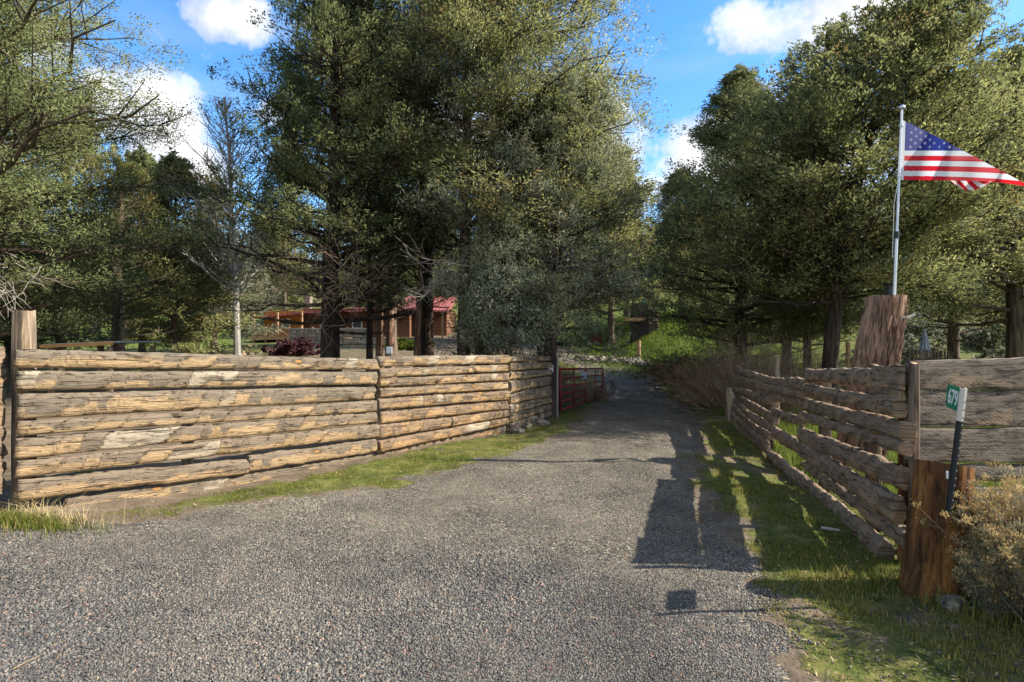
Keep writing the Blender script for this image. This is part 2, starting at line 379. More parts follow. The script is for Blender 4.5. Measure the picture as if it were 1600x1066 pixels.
# ------------------------------------------------------------------ ground mesh
def poly_x(pts):  # x as function of y
    ys = [p[1] for p in pts]; xs = [p[0] for p in pts]
    return lambda y: np.interp(y, ys, xs)
road_left = poly_x([(-60, -50), (-8, 3.0), (-4.6, 4.5), (-3.17, 5.15), (-1.65, 6.2), (-.35, 7.8), (1.1, 10.3), (2.0, 13.5), (3.0, 18), (3.3, 24), (2.6, 30), (-1, 36), (-8, 42), (-20, 50)])
road_right = poly_x([(30, -50), (1.25, 1.0), (1.5, 2.67), (1.57, 3.5), (1.65, 4.5), (2.05, 6.3), (2.75, 8.5), (4.3, 13.3), (5.4, 19), (5.7, 25), (5.2, 31), (3, 37), (-2, 43), (-10, 50)])
fenceL = poly_x([(-9.5, 1), LA, LB, LC, LD, (.9, 13)])
def masks(x, y):
    wv = (vnoise(x, y, 1.4, 61)-.5)*.55+(vnoise(x, y, 4.3, 62)-.5)*.35+(vnoise(x, y, 12, 63)-.5)*.16
    l = x-road_left(y)+wv; r = road_right(y)-x+wv*.8
    w = .12+.02*np.abs(y)
    gravel = np.clip(.5+np.minimum(l, r)/(.9*w+.12), -.1, 1.15)*sstep(60, 45, y)
    # dirt verge near the fence at the left, grass strip between
    d = l  # negative left of the gravel edge
    verge = sstep(.25, -.1, l)
    bf = x-fenceL(y)                       # distance right of left fence
    grass = np.zeros_like(x)
    near = (y > 4.4) & (y < 16)
    strip = sstep(.2, -.15, l)*sstep(-.05, .25, bf)*(.47+.2*sstep(4.9, 6.5, y)+.3*(vnoise(x, y, 1.2, 64)-.5))
    grass = np.maximum(grass, strip*sstep(4.4, 5.2, y))
    grass = np.where((bf < .35) & (bf > -.2) & (y < 8), grass*.55, grass)
    # right side
    rr = sstep(.15, -.35, r)
    grass = np.maximum(grass, rr*(.63+.45*(vnoise(x, y, .8, 9)-.5)))
    grass = np.maximum(grass, (.62+.4*(vnoise(x, y, 2.4, 71)-.5))*sstep(.3, -.2, r)*sstep(1.1, 1.6, x)*(y < 4.2))
    # behind left fence: yard dirt with patches
    yard = (bf < -.2)
    grass = np.where(yard, .36+.4*(vnoise(x, y, .25, 11)-.5)+.3*sstep(-8, -14, x)+.35*sstep(45, 60, y), grass)
    grass = np.where((y > 20) & (r < 0), .75, grass)
    grass = np.where(y > 55, .62, grass)
    grass = np.clip(grass, 0, 1)
    tann = np.clip(.35+1.0*sstep(3.6, 5.4, y+.3*x)*1.0+.5*(vnoise(x, y, .7, 21)-.5), 0, 1)
    tann = np.maximum(tann*.85, sstep(14, 24, y)*.8)
    lush = sstep(22, 28, y)*sstep(60, 48, y)*sstep(3, 6, x)*sstep(17, 11, x)*.9+sstep(.2, -.2, r)*sstep(7, 9.5, y)*sstep(20, 13, y)*.25+sstep(-14, -17, x)*sstep(28, 34, y)*.8*sstep(70, 50, y)
    lush = np.maximum(lush, .15*(bf > 0)*(r < 0)*(y > 3.8)*(x > 3.2)*(y < 20))
    return gravel, grass, tann, np.clip(lush, 0, 1)
def axis(lo, hi, n0, n1, step, growth, span):
    a = list(np.arange(n0, n1+1e-6, step)); s = step
    while a[-1] < hi: s *= growth; a.append(a[-1]+s)
    s = step; b = [a[0]]
    while b[-1] > lo: s *= growth; b.append(b[-1]-s)
    return np.array(b[:0:-1]+a)
xs = axis(-500, 500, -7, 7, .07, 1.06, 0); ys = axis(-120, 900, 2, 14, .07, 1.05, 0)
GX, GY = np.meshgrid(xs, ys)
gx, gy = GX.ravel(), GY.ravel(); gz = terrain(gx, gy)
gr_, gs_, tn_, lu_ = masks(gx, gy)
gz = gz+np.where(gr_ > .5, (vnoise(gx, gy, 6, 31)-.5)*.012, (vnoise(gx, gy, 4, 33)-.5)*.04)
nx, ny = len(xs), len(ys)
ii, jj = np.meshgrid(np.arange(nx-1), np.arange(ny-1)); q = (jj*nx+ii).ravel()
o = npmesh('ground', np.stack([gx, gy, gz], 1), np.stack([q, q+1, q+nx+1, q+nx], 1), GROUND,
           attrs=dict(gravel=gr_, grass=gs_, tanness=tn_, lush=lu_), smooth=True)
tag(o, kind='structure')

# ------------------------------------------------------------------ numpy batches
def nrmz(a): return a/np.maximum(np.linalg.norm(a, axis=-1, keepdims=True), 1e-9)
def tubes(P, r, sides=3):
    """P [N,K,3], r [N,K] -> V,F"""
    N, K, _ = P.shape
    d = np.gradient(P, axis=1); d = nrmz(d)
    ref = np.where(np.abs(d[..., 2:3]) > .9, np.array([1., 0, 0]), np.array([0, 0, 1.]))
    a = nrmz(np.cross(d, ref)); b = np.cross(d, a)
    t = np.arange(sides)*2*np.pi/sides
    V = P[:, :, None, :]+r[:, :, None, None]*(a[:, :, None, :]*np.cos(t)[None, None, :, None]+b[:, :, None, :]*np.sin(t)[None, None, :, None])
    idx = np.arange(N*K*sides).reshape(N, K, sides)
    f = np.stack([idx[:, :-1, :], np.roll(idx, -1, 2)[:, :-1, :], np.roll(idx, -1, 2)[:, 1:, :], idx[:, 1:, :]], -1).reshape(-1, 4)
    return V.reshape(-1, 3), f
def tufts(C, D, n, rad, ln, wd, rng, up=.35, flat=.65, tint=None, rand=.9, along=.7, pad=False):
    M = len(C)
    if pad:
        kt = max(1, n//12); tc_ = nrmz(rng.normal(size=(M, kt, 3)))*rng.uniform(.02, 1, (M, kt, 1))**.45*rad*rng.uniform(.6, 1.3, (M, 1, 1))*np.array([1, 1, flat])
        tc_ += D[:, None, :]*rng.uniform(-.5, .9, (M, kt, 1))*rad
        off = tc_[:, rng.permutation(np.arange(n) % kt), :]+rng.normal(size=(M, n, 3))*rad*.16
    else: off = rng.normal(size=(M, n, 3))*rad*np.array([1, 1, flat])
    P = C[:, None, :]+off
    rd = nrmz(rng.normal(size=(M, n, 3)))
    dr = nrmz(rand*rd+along*D[:, None, :]+off/np.maximum(rad, 1e-6)*.3+np.array([0, 0, up]))
    sd = nrmz(np.cross(dr, nrmz(rng.normal(size=(M, n, 3)))))
    l = ln*rng.uniform(.6, 1.3, (M, n, 1)); w = wd*rng.uniform(.7, 1.3, (M, n, 1))
    V = np.stack([P, P+dr*l*.45+sd*w, P+dr*l, P+dr*l*.45-sd*w], 2).reshape(-1, 3)
    f = np.arange(M*n*4).reshape(-1, 4)
    global CN
    cn = nrmz(off/rad*np.array([1, 1, 1/flat])*(.8 if pad else 1)+D[:, None, :]*.5+np.array([0, 0, .3])); CN = np.repeat(cn.reshape(-1, 3), 4, 0)
    if tint is None: tint = rng.uniform(0, 1, M)
    tt = np.clip(tint[:, None]+rng.normal(size=(M, n))*.12, 0, 1)
    tt = np.repeat(tt.ravel(), 4)
    tp = np.tile(np.array([0, .5, 1, .5]), M*n)
    return V, f, tt, tp
def merge(parts):
    V = []; Fs = []; o = 0
    for v, f in parts:
        V.append(v); Fs.append(f+o); o += len(v)
    return np.concatenate(V), np.concatenate(Fs)

def gen_tree(seed, H, R, clear=.12, kind='oval', nb=80, tr=.2, lean=(0, 0), leafr=.2, ntuft=15, ln=.13, wd=.02,
             elev=(10, 55), inner=.35, droop=0, dens=1.0, fmat=None, bmat=None, tuftmode='juniper', sub=9, gaps=.0, twig=True, top=.95, bare=0.0, pads=True):
    rng = np.random.default_rng(seed)
    # trunk path
    K = 14; t = np.linspace(0, 1, K)
    wob = np.cumsum(rng.normal(size=(K, 2))*.05*R/3, axis=0)*t[:, None]
    TP = np.stack([lean[0]*t**1.9+wob[:, 0], lean[1]*t**1.9+wob[:, 1], H*t*.97], 1)
    TRr = tr*(1-t)**.85+.015; TRr[0] *= 1.35; 
    def trunk_at(s): return np.stack([np.interp(s, t, TP[:, k]) for k in range(3)], -1)
    # branches
    s = clear+(top-clear)*(np.linspace(0, 1, nb)**.92)+rng.uniform(-.015, .015, nb); s = np.clip(s, clear, .985)
    az = np.arange(nb)*2.39996+rng.normal(size=nb)*.45
    rel = np.clip((s-clear)/(1-clear), 0, 1)
    if kind == 'cone': prof = (1-rel)**1.05*.95+.07; prof *= np.clip(.55+rel*3.0, 0, 1)
    elif kind == 'wide': prof = (1-rel)**.6*.95+.08; prof *= np.clip(.6+rel*2.0, 0, 1)
    elif kind == 'broad': prof = np.sin(np.pi*np.clip(.16+.8*rel, 0, 1))**.6; prof = prof*(1-.25*rel)+.08
    else: prof = np.sin(np.pi*np.clip(.22+.76*rel**.9, 0, 1))**.75+.1
    lob = 1+.14*np.sin(az*2+seed)*np.sin(rel*9+seed*1.3)+rng.normal(size=nb)*.22
    prof = prof*np.clip((1-rel)*4+.15, .15, 1)
    L = .74*R*prof*np.clip(lob, .4, 1.7)
    el = np.radians(elev[0]+(elev[1]-elev[0])*rel**.8+rng.normal(size=nb)*9)
    KB = 7; u = np.linspace(0, 1, KB)
    base = trunk_at(s)
    for _ in range(2):   # keep the limbs inside the crown's outline
        zt_ = (base[:, 2]+L*np.sin(el)+L*.12)/H; rm = R*.95*np.clip(1.02-zt_, .01, 1)**(.85 if kind == 'cone' else .6)*(1.0 if kind == 'cone' else 1.25)+.05
        L = L*np.clip(rm/np.maximum(L*np.cos(el), .05), .25, 1)
    hd = np.stack([np.cos(az), np.sin(az), np.zeros(nb)], 1)
    dirv = hd*np.cos(el)[:, None]+np.array([0, 0, 1.])*np.sin(el)[:, None]
    side = np.stack([-np.sin(az), np.cos(az), np.zeros(nb)], 1)
    bend = rng.normal(size=nb)*.16
    BP = base[:, None, :]+dirv[:, None, :]*(L[:, None, None]*u[None, :, None])+side[:, None, :]*(bend*L)[:, None, None]*(u**2)[None, :, None]
    BP[:, :, 2] += (L[:, None]*((.12-droop)*u**2)[None, :])
    BP += rng.normal(size=BP.shape)*.034*L[:, None, None]*u[None, :, None]
    br = np.maximum(np.interp(s, t, TRr)*.34, .012)[:, None]*(1-.85*u)[None, :]*np.clip(L/R+.3, .4, 1.1)[:, None]+.003
    # sub branches
    nsb = sub
    sv = np.clip(np.linspace(.18, 1.0, nsb)[None, :]+rng.uniform(-.05, .05, (nb, nsb)), .1, 1)
    def bat(sv):
        k = sv*(KB-1); i = np.clip(np.floor(k).astype(int), 0, KB-2); f = (k-i)[..., None]
        r0 = np.arange(nb)[:, None]
        return BP[r0, i]*(1-f)+BP[r0, i+1]*f
    SB = bat(sv)
    bd = nrmz(BP[:, -1]-BP[:, 0])[:, None, :]
    sg = np.where((np.arange(nsb) % 2) > 0, 1., -1.)[None, :, None]
    sd = nrmz(bd*.75+side[:, None, :]*sg*rng.uniform(.35, 1.1, (nb, nsb, 1))+np.array([0, 0, .25-droop*.8])+rng.normal(size=(nb, nsb, 3))*.3)
    SL = (L[:, None]*(.18+.3*(1-sv*.75))*rng.uniform(.6, 1.2, (nb, nsb))+.15)
    KS = 4; us = np.linspace(0, 1, KS)
    SP = SB[:, :, None, :]+sd[:, :, None, :]*(SL[:, :, None, None]*us[None, None, :, None])
    SP[..., 2] += SL[:, :, None]*(.1-droop)*(us**2)[None, None, :]
    SPf = SP.reshape(-1, KS, 3); sr = np.linspace(.012, .003, KS)[None, :]*np.ones((len(SPf), 1))*(1+.3*R/3)
    parts = [tubes(TP[None], TRr[None], 12)]
    # bark ridging on the trunk
    tv, tf = tubes(TP[None], TRr[None], 14)
    ang = np.tile(np.arange(14), K); tv[:, :2] += (rng.normal(size=(14, 2))*tr*.13)[ang]
    trunk = (tv, tf)
    ez = SPf[:, -1, 2]/H; er = np.linalg.norm(SPf[:, -1, :2]-trunk_at(np.clip(ez, 0, 1))[:, :2], axis=1)
    okb = (ez < .99) & (er < R*.95*np.clip(1.02-ez, .0, 1)**(.85 if kind == 'cone' else .6)*(1.0 if kind == 'cone' else 1.25)+.12)
    bparts = [tubes(BP, br, 5), tubes(SPf[okb], sr[okb], 3)]
    # foliage pads: one to three rounded sprays towards the end of each sub branch
    per = 2
    uu = np.stack([rng.uniform(.35, .7, len(SPf)), rng.uniform(.8, 1.08, len(SPf))], 1)
    C = SPf[:, None, 0, :]+(SPf[:, -1]-SPf[:, 0])[:, None, :]*uu[..., None]
    D = np.repeat(nrmz(SPf[:, -1]-SPf[:, 0])[:, None, :], per, 1)
    sfl = np.repeat(sv.reshape(-1)[:, None], per, 1)*.75+uu*.25
    rl = np.repeat(np.repeat(rel[:, None], nsb, 1).reshape(-1)[:, None], per, 1).ravel()
    C = C.reshape(-1, 3); D = D.reshape(-1, 3); sfl = sfl.ravel()
    keep = (sfl > inner*rng.uniform(.6, 1.25, len(sfl))) & (rl > bare*rng.uniform(.5, 1.2, len(sfl)))
    g = vnoise(C[:, 0]+C[:, 2]*.7, C[:, 1]-C[:, 2]*.6, 1.0, seed)
    keep &= g > gaps
    zr = C[:, 2]/H; rc = np.linalg.norm(C[:, :2]-trunk_at(np.clip(zr, 0, 1))[:, :2], axis=1)
    keep &= (zr < 1.0) & (rc < R*.95*np.clip(1.02-zr, 0, 1)**(.85 if kind == 'cone' else .6)*(1.0 if kind == 'cone' else 1.25)+.1)
    C = C[keep]+rng.normal(size=(keep.sum(), 3))*.05; D = D[keep]
    # apex
    A = trunk_at(rng.uniform(.9, 1.0, 10))+rng.normal(size=(10, 3))*.05
    C = np.concatenate([C, A]); D = np.concatenate([D, np.tile([0, 0, 1.], (10, 1))])
    # dead tuft chance
    tint = np.clip(.5+(vnoise(C[:, 0]*1.3+C[:, 2], C[:, 1]*1.3-C[:, 2]*.8, .9, seed+7)-.5)*.9+rng.normal(size=len(C))*.17, 0, .94)
    tint[rng.uniform(size=len(C)) < .025] = 1.1
    up = .35 if tuftmode == 'juniper' else .15
    tw = tufts(C, D, int(ntuft*(5.0 if pads else 1.5)), leafr*(1.45 if pads else .8)*np.clip((1-C[:, 2]/H)*2.6+.22, .22, 1)[:, None, None], ln*(.52 if pads else .62), wd*(.56 if pads else .52), rng, up=up-droop*.6, tint=tint, pad=pads)
    # bring the whole tree to its measured height and reach
    cv_ = tw[0]; ctr = trunk_at(np.clip(cv_[:, 2]/H, 0, 1))[:, :2]
    kz = H/np.percentile(cv_[:, 2], 99.9); kr = R/np.percentile(np.linalg.norm(cv_[:, :2]-ctr, axis=1), 97.5)
    def fit(V):
        c = trunk_at(np.clip(V[:, 2]/H, 0, 1))[:, :2]; V = V.copy(); V[:, :2] = c+(V[:, :2]-c)*kr; V[:, 2] *= kz; return V
    bm_ = merge(bparts); trunk = (np.concatenate([trunk[0][:, :2], trunk[0][:, 2:]*kz], 1), trunk[1])
    return dict(trunk=trunk, branches=(fit(bm_[0]), bm_[1]), crown=(fit(cv_),)+tw[1:], TP=TP, cn=CN.copy())
def place_tree(name, loc, T, fmat, bmat, label, group=None, rz=0, cat='tree'):
    e = empty(name, loc, label, cat, group, rz)
    npmesh('trunk', T['trunk'][0], T['trunk'][1], bmat, e, smooth=True)
    npmesh('branches', T['branches'][0], T['branches'][1], bmat, e)
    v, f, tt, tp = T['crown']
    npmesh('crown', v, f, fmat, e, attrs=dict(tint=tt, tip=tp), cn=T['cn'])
    return e
def at(px, Y): 
    x = (px-CX)/F*Y; return (x, Y, tz(x, Y)-.05)
def Hfor(py, Y, px): return EYE+(CY-py)/F*Y-at(px, Y)[2]

NB = 1.0
# ---- hero trees
T = gen_tree(11, 11.0, 4.6, .1, 'wide', 125, .26, (-.3, 0), .23, 31, .105, .0155, (0, 42), .15, .07, 1.0, sub=12, gaps=.15)
place_tree('juniper_tree', at(-95, 11.5), T, GREEN, BARK_GREY, 'tall green juniper at the left edge, its long limbs reaching out against the sky')
T = gen_tree(22, Hfor(-25, 13.8, 517), 3.1, .13, 'wide', 105, .21, (.15, 0), .22, 22, .13, .02, (-8, 38), .4, .05, 1.2, sub=8, gaps=.3, bare=.24)
place_tree('juniper_tree', at(517, 13.8), T, GREEN, BARK_DARK, 'dark green juniper behind the slab fence with black bare lower limbs fanning from its trunk')
T = gen_tree(33, 13.0, 2.3, .3, 'broad', 80, .17, (.0, .2), .22, 22, .13, .02, (0, 42), .35, .05, 1.0, sub=7, gaps=.38)
place_tree('juniper_tree', at(667, 15.8), T, GREEN, BARK_DARK, 'slim straight juniper trunk with high dark crown, left of the twin trunks')
T = gen_tree(44, 12.0, 2.3, .3, 'broad', 75, .15, (.1, 0), .22, 22, .13, .02, (5, 42), .3, .08, 1.0, sub=7, gaps=.38)
place_tree('juniper_tree', at(724, 14.0), T, BLUEG, BARK_GREY, 'left of the twin juniper trunks rising behind the middle of the slab fence')
T = gen_tree(55, 13.0, 4.0, .33, 'broad', 120, .17, (.9, 0), .27, 24, .13, .021, (-5, 30), .25, .1, 1.0, sub=11, gaps=.18)
place_tree('juniper_tree', at(752, 14.7), T, OLIVE, BARK_GREY, 'right of the twin juniper trunks, tallest tree, wide forked crown reaching out to the right')
T = gen_tree(66, Hfor(120, 13.4, 850), 2.4, .2, 'oval', 95, .17, (.7, 0), .22, 22, .13, .021, (-5, 45), .3, .16, 1.1, sub=8, gaps=.15)
place_tree('juniper_tree', at(850, 13.4), T, BLUEG, BARK_GREY, 'silvery blue-green juniper with drooping sprays beside the gate post')
T = gen_tree(67, 4.6, 1.0, .36, 'oval', 60, .08, (-.1, 0), .2, 20, .12, .02, (-5, 40), .2, .2, 1.1, sub=6, gaps=.1)
place_tree('juniper_tree', at(795, 11.9), T, BLUEG, BARK_GREY, 'small silvery juniper drooping over the fence in front of the twin trunks')
T = gen_tree(77, Hfor(112, 19, 1155), 3.3, .12, 'cone', 115, .2, (.1, 0), .24, 22, .14, .022, (0, 28), .2, .04, 1.1, sub=8, gaps=.06)
place_tree('juniper_tree', at(1155, 19), T, GREEN, BARK_DARK, 'pointed dark juniper right of the driveway, in front of the cloud')
T = gen_tree(88, Hfor(18, 12.8, 1300), 3.4, .3, 'wide', 130, .17, (1.4, -.5), .24, 22, .13, .021, (0, 38), .22, .05, 1.3, sub=9, gaps=.16)
R2 = place_tree('juniper_tree', at(1295, 12.8), T, OLIVE, BARK_DARK, 'broad olive juniper with thick dark trunk beside the leaning cut trunk')
T = gen_tree(99, Hfor(65, 14.5, 1575), 2.9, .25, 'oval', 90, .2, (.3, 0), .24, 22, .13, .021, (0, 40), .3, .03, 1.0, sub=8, gaps=.2)
R4 = place_tree('juniper_tree', at(1590, 14.5), T, OLIVE, BARK_GREY, 'olive juniper at the right edge of the photo, behind the flag')
T = gen_tree(111, Hfor(235, 16.0, 1262), 1.6, .25, 'cone', 80, .12, (0, 0), .2, 20, .12, .02, (5, 42), .25, .02, 1.0, sub=7, gaps=.2)
R3 = place_tree('juniper_tree', at(1262, 16.0), T, OLIVE, BARK_GREY, 'short sunlit yellow-green juniper standing left of the broad olive one')

# ---- mid-distance originals (copied below)
Ta = gen_tree(201, 9, 2.7, .1, 'cone', 75, .14, (0, 0), .25, 14, .2, .032, (0, 28), .25, .02, 1.0, sub=7, gaps=.08)
Tb = gen_tree(202, 9, 2.8, .12, 'oval', 72, .16, (.3, 0), .27, 14, .2, .032, (0, 40), .3, .02, 1.0, sub=7, gaps=.2)
Tc = gen_tree(204, 9, 2.3, .42, 'broad', 62, .16, (.3, 0), .27, 14, .2, .032, (0, 40), .3, .02, 1.0, sub=7, gaps=.22)
Tp = gen_tree(203, 8.5, 1.7, .2, 'oval', 50, .15, (0, 0), .2, 26, .2, .012, (-5, 40), .5, -.05, .9, sub=7, gaps=.1, tuftmode='pine', pads=False)
pine = place_tree('pine_tree', at(185, 17.5), Tp, PINE, BARK_GREY, 'bushy pine with brown trunk behind the left end of the slab fence')
pine.scale = (1.0, 1.0, Hfor(240, 17.5, 185)/8.5)
A0 = place_tree('juniper_tree', at(272, 21), Ta, OLIVE, BARK_GREY, 'pointed yellow-green juniper left of the bare aspen')
A0.scale = (.85, .85, Hfor(240, 21, 272)/9)
B0 = place_tree('juniper_tree', at(95, 19), Tb, OLIVE, BARK_GREY, 'full olive juniper behind the tall corner post at the left')
B0.scale = (.75, .75, Hfor(150, 19, 95)/9)
E0 = place_tree('juniper_tree', at(520, 20.5), Tc, OLIVE, BARK_GREY, 'sunlit yellow-green juniper crown rising above the dark fanning juniper')
E0.scale = (1, 1, Hfor(-40, 20.5, 520)/9)
mids = [  # src, px, Y, top py, radius scale, label, mat
 (B0, 15, 15, 300, .7, 'low olive juniper filling the left edge above the fence corner', GREEN),
 (A0, 222, 25, 232, .9, 'narrow dark juniper poking up just left of the yellow-green one', GREEN),
 (A0, 335, 28, 285, 1.0, 'grey-green juniper behind the bare aspen trunk', SAGE),
 (B0, 445, 47, 200, .85, 'juniper partly hidden behind the left side of the dark fanning juniper', OLIVE),
 (E0, 612, 24, 40, 1.1, 'juniper between the dark fanning juniper and the slim straight trunk', GREEN),
 (B0, 955, 36, 240, 1.2, 'round olive juniper behind the silvery one beside the driveway', OLIVE),
 (B0, 850, 32, 130, 1.1, 'olive juniper showing between the forked crown and the silvery juniper', GREEN),
 (A0, 1065, 40, 265, 1.4, 'olive juniper on the slope above the dark wooden shed', OLIVE),
 (B0, 1230, 24, 215, 1.1, 'dark juniper in the notch between the pointed juniper and the broad olive one', GREEN),
 (B0, 1490, 23, 130, 1.1, 'juniper directly behind the flag', GREEN),
 (B0, 1650, 19, 120, .9, 'juniper cut off by the right edge, behind the flag tip', GREEN),
 (B0, -40, 22, 60, 1.2, 'tall juniper mostly outside the left edge', GREEN),
 (B0, 560, 52, 300, 1.6, 'juniper on the slope behind the middle of the cabin', OLIVE),
 (A0, 420, 50, 330, 1.6, 'pointed juniper behind the left end of the cabin', OLIVE),
 (B0, 690, 54, 310, 1.7, 'juniper behind the right end of the cabin roof', GREEN),
 (B0, 790, 48, 330, 1.4, 'juniper seen under the silvery one, beyond the bend of the driveway', GREEN),
 (A0, 330, 46, 380, 1.4, 'juniper left of the cabin, beyond the lawn', OLIVE),
 (B0, 150, 44, 330, 1.5, 'distant juniper behind the bushy pine', GREEN),
 (B0, 980, 46, 330, 1.3, 'juniper right behind the small dark shed', GREEN),
 (B0, 1340, 42, 340, 1.3, 'juniper beyond the pasture, between the two thick trunks', GREEN),
]
rng0 = random.Random(5)
for k, (src, px, Y, top, rs, lab, mt) in enumerate(mids):
    o = copy_tree(src); loc = at(px, Y); o.location = loc
    h = (EYE+(CY-top)/F*Y-loc[2])/9; o.scale = (rs, rs, h); o.rotation_euler = (0, 0, rng0.uniform(0, 6.28))
    o['label'] = lab
    for ch in o.children:
        if ch.name.startswith('crown'):
            ch.material_slots[0].link = 'OBJECT'; ch.material_slots[0].material = mt
# dead branches on left juniper & center: grey twig sprays as parts
def dead_spray(parent, origin, dirn, n, L, seed, mat=TWIG_GREY):
    rng = np.random.default_rng(seed); K = 6
    P0 = np.array(origin)+rng.normal(size=(n, 3))*.25
    d = nrmz(np.array(dirn)+rng.normal(size=(n, 3))*.55)
    P = [P0]; st = L/K*rng.uniform(.5, 1.2, (n, 1))
    for k in range(K-1):
        d = nrmz(d+rng.normal(size=(n, 3))*.28+np.array([0, 0, -.05])); P.append(P[-1]+d*st)
    P = np.stack(P, 1)
    v, f = tubes(P, np.linspace(.008, .002, K)[None]*np.ones((n, 1)), 3)
    i0 = np.repeat(np.arange(n), 3); k0 = rng.integers(1, K-1, len(i0))
    Q0 = P[i0, k0]; d2 = nrmz(rng.normal(size=(len(i0), 3))+nrmz(P[i0, -1]-P[i0, 0]))
    Q = np.stack([Q0, Q0+d2*L*.15+rng.normal(size=d2.shape)*.02, Q0+d2*L*.3], 1)
    v2, f2 = tubes(Q, np.array([.005, .004, .002])[None]*np.ones((len(i0), 1)), 3)
    V, Fq = merge([(v, f), (v2, f2)])
    M = parent.matrix_basis.inverted()
    V = V-np.array(parent.location)
    return npmesh('dead_twigs', V, Fq, mat, parent)
trees = {o['label']: o for o in bpy.data.objects if o.get('category') == 'tree'}
def tlab(s): return next(o for l, o in trees.items() if s in l)
e = tlab('left edge, its long limbs')
dead_spray(e, ray(5, 430, 9.8), (.8, -.2, -.3), 16, 1.1, 1)
e = tlab('left of the twin'); dead_spray(e, ray(700, 430, 12.2), (-.7, -.4, -.35), 20, 1.5, 3); dead_spray(e, ray(735, 400, 12.6), (-.1, -.4, -.9), 16, 1.3, 4)
e = tlab('drooping sprays beside'); dead_spray(e, ray(870, 380, 12.5), (.2, -.3, -1), 30, 1.6, 5); dead_spray(e, ray(860, 500, 13.2), (-.3, -.3, -.6), 40, 1.2, 6, TWIG)
e = tlab('black bare lower'); dead_spray(e, ray(540, 440, 12.6), (.6, -.3, .3), 46, 1.8, 7, TWIG); dead_spray(e, ray(490, 450, 12.6), (-.7, -.2, .3), 36, 1.6, 8, TWIG)

# ---- bare aspen
def bare_tree(px, Y, top, label, seed, mat, tm):
    T = gen_tree(seed, Hfor(top, Y, px), 2.2, .25, 'oval', 60, .12, (-.25, 0), .16, 5, .05, .02, (40, 68), .5, -.1, 1.0, sub=8, pads=False)
    e = place_tree('bare_aspen', at(px, Y), T, tm, mat, label)
    return e
bare_tree(371, 21, 150, 'bare pale-trunked aspen with silvery twigs against the white cloud', 301, BARK_PALE, BUDS)

# ------------------------------------------------------------------ far woodland as one mass
def far_wood():
    rng = np.random.default_rng(9); cns = []; Vs = []; Fs = []; tt = []; tp = []; off = 0
    for k in range(330):
        Y = rng.uniform(62, 190); x = rng.uniform(-1.15, 1.2)*Y
        if x/Y > .62 and Y < 95 and rng.uniform() < .75: continue
        H = rng.uniform(5, 10); R = H*rng.uniform(.24, .36); z = tz(x, Y)
        n = 130; h = rng.uniform(.05, 1, n)**.85
        rr = R*(1-h)**.7*np.sqrt(rng.uniform(.1, 1, n)); a = rng.uniform(0, 6.28, n)
        C = np.stack([x+rr*np.cos(a), Y+rr*np.sin(a), z+h*H], 1)
        D = np.stack([np.cos(a), np.sin(a), np.ones(n)*.5], 1)
        v, f, t1, t2 = tufts(C, D, 7, .42, .55, .11, rng, tint=np.clip(rng.normal(size=n)*.2+rng.uniform(.2, .7), 0, .9))
        Vs.append(v); Fs.append(f+off); off += len(v); tt.append(t1); tp.append(t2); cns.append(CN)
    o = npmesh('far_woodland', np.concatenate(Vs), np.concatenate(Fs), OLIVE, attrs=dict(tint=np.concatenate(tt), tip=np.concatenate(tp)), cn=np.concatenate(cns))
    tag(o, 'far juniper woodland covering the hillside behind everything', 'woodland', kind='stuff')
far_wood()

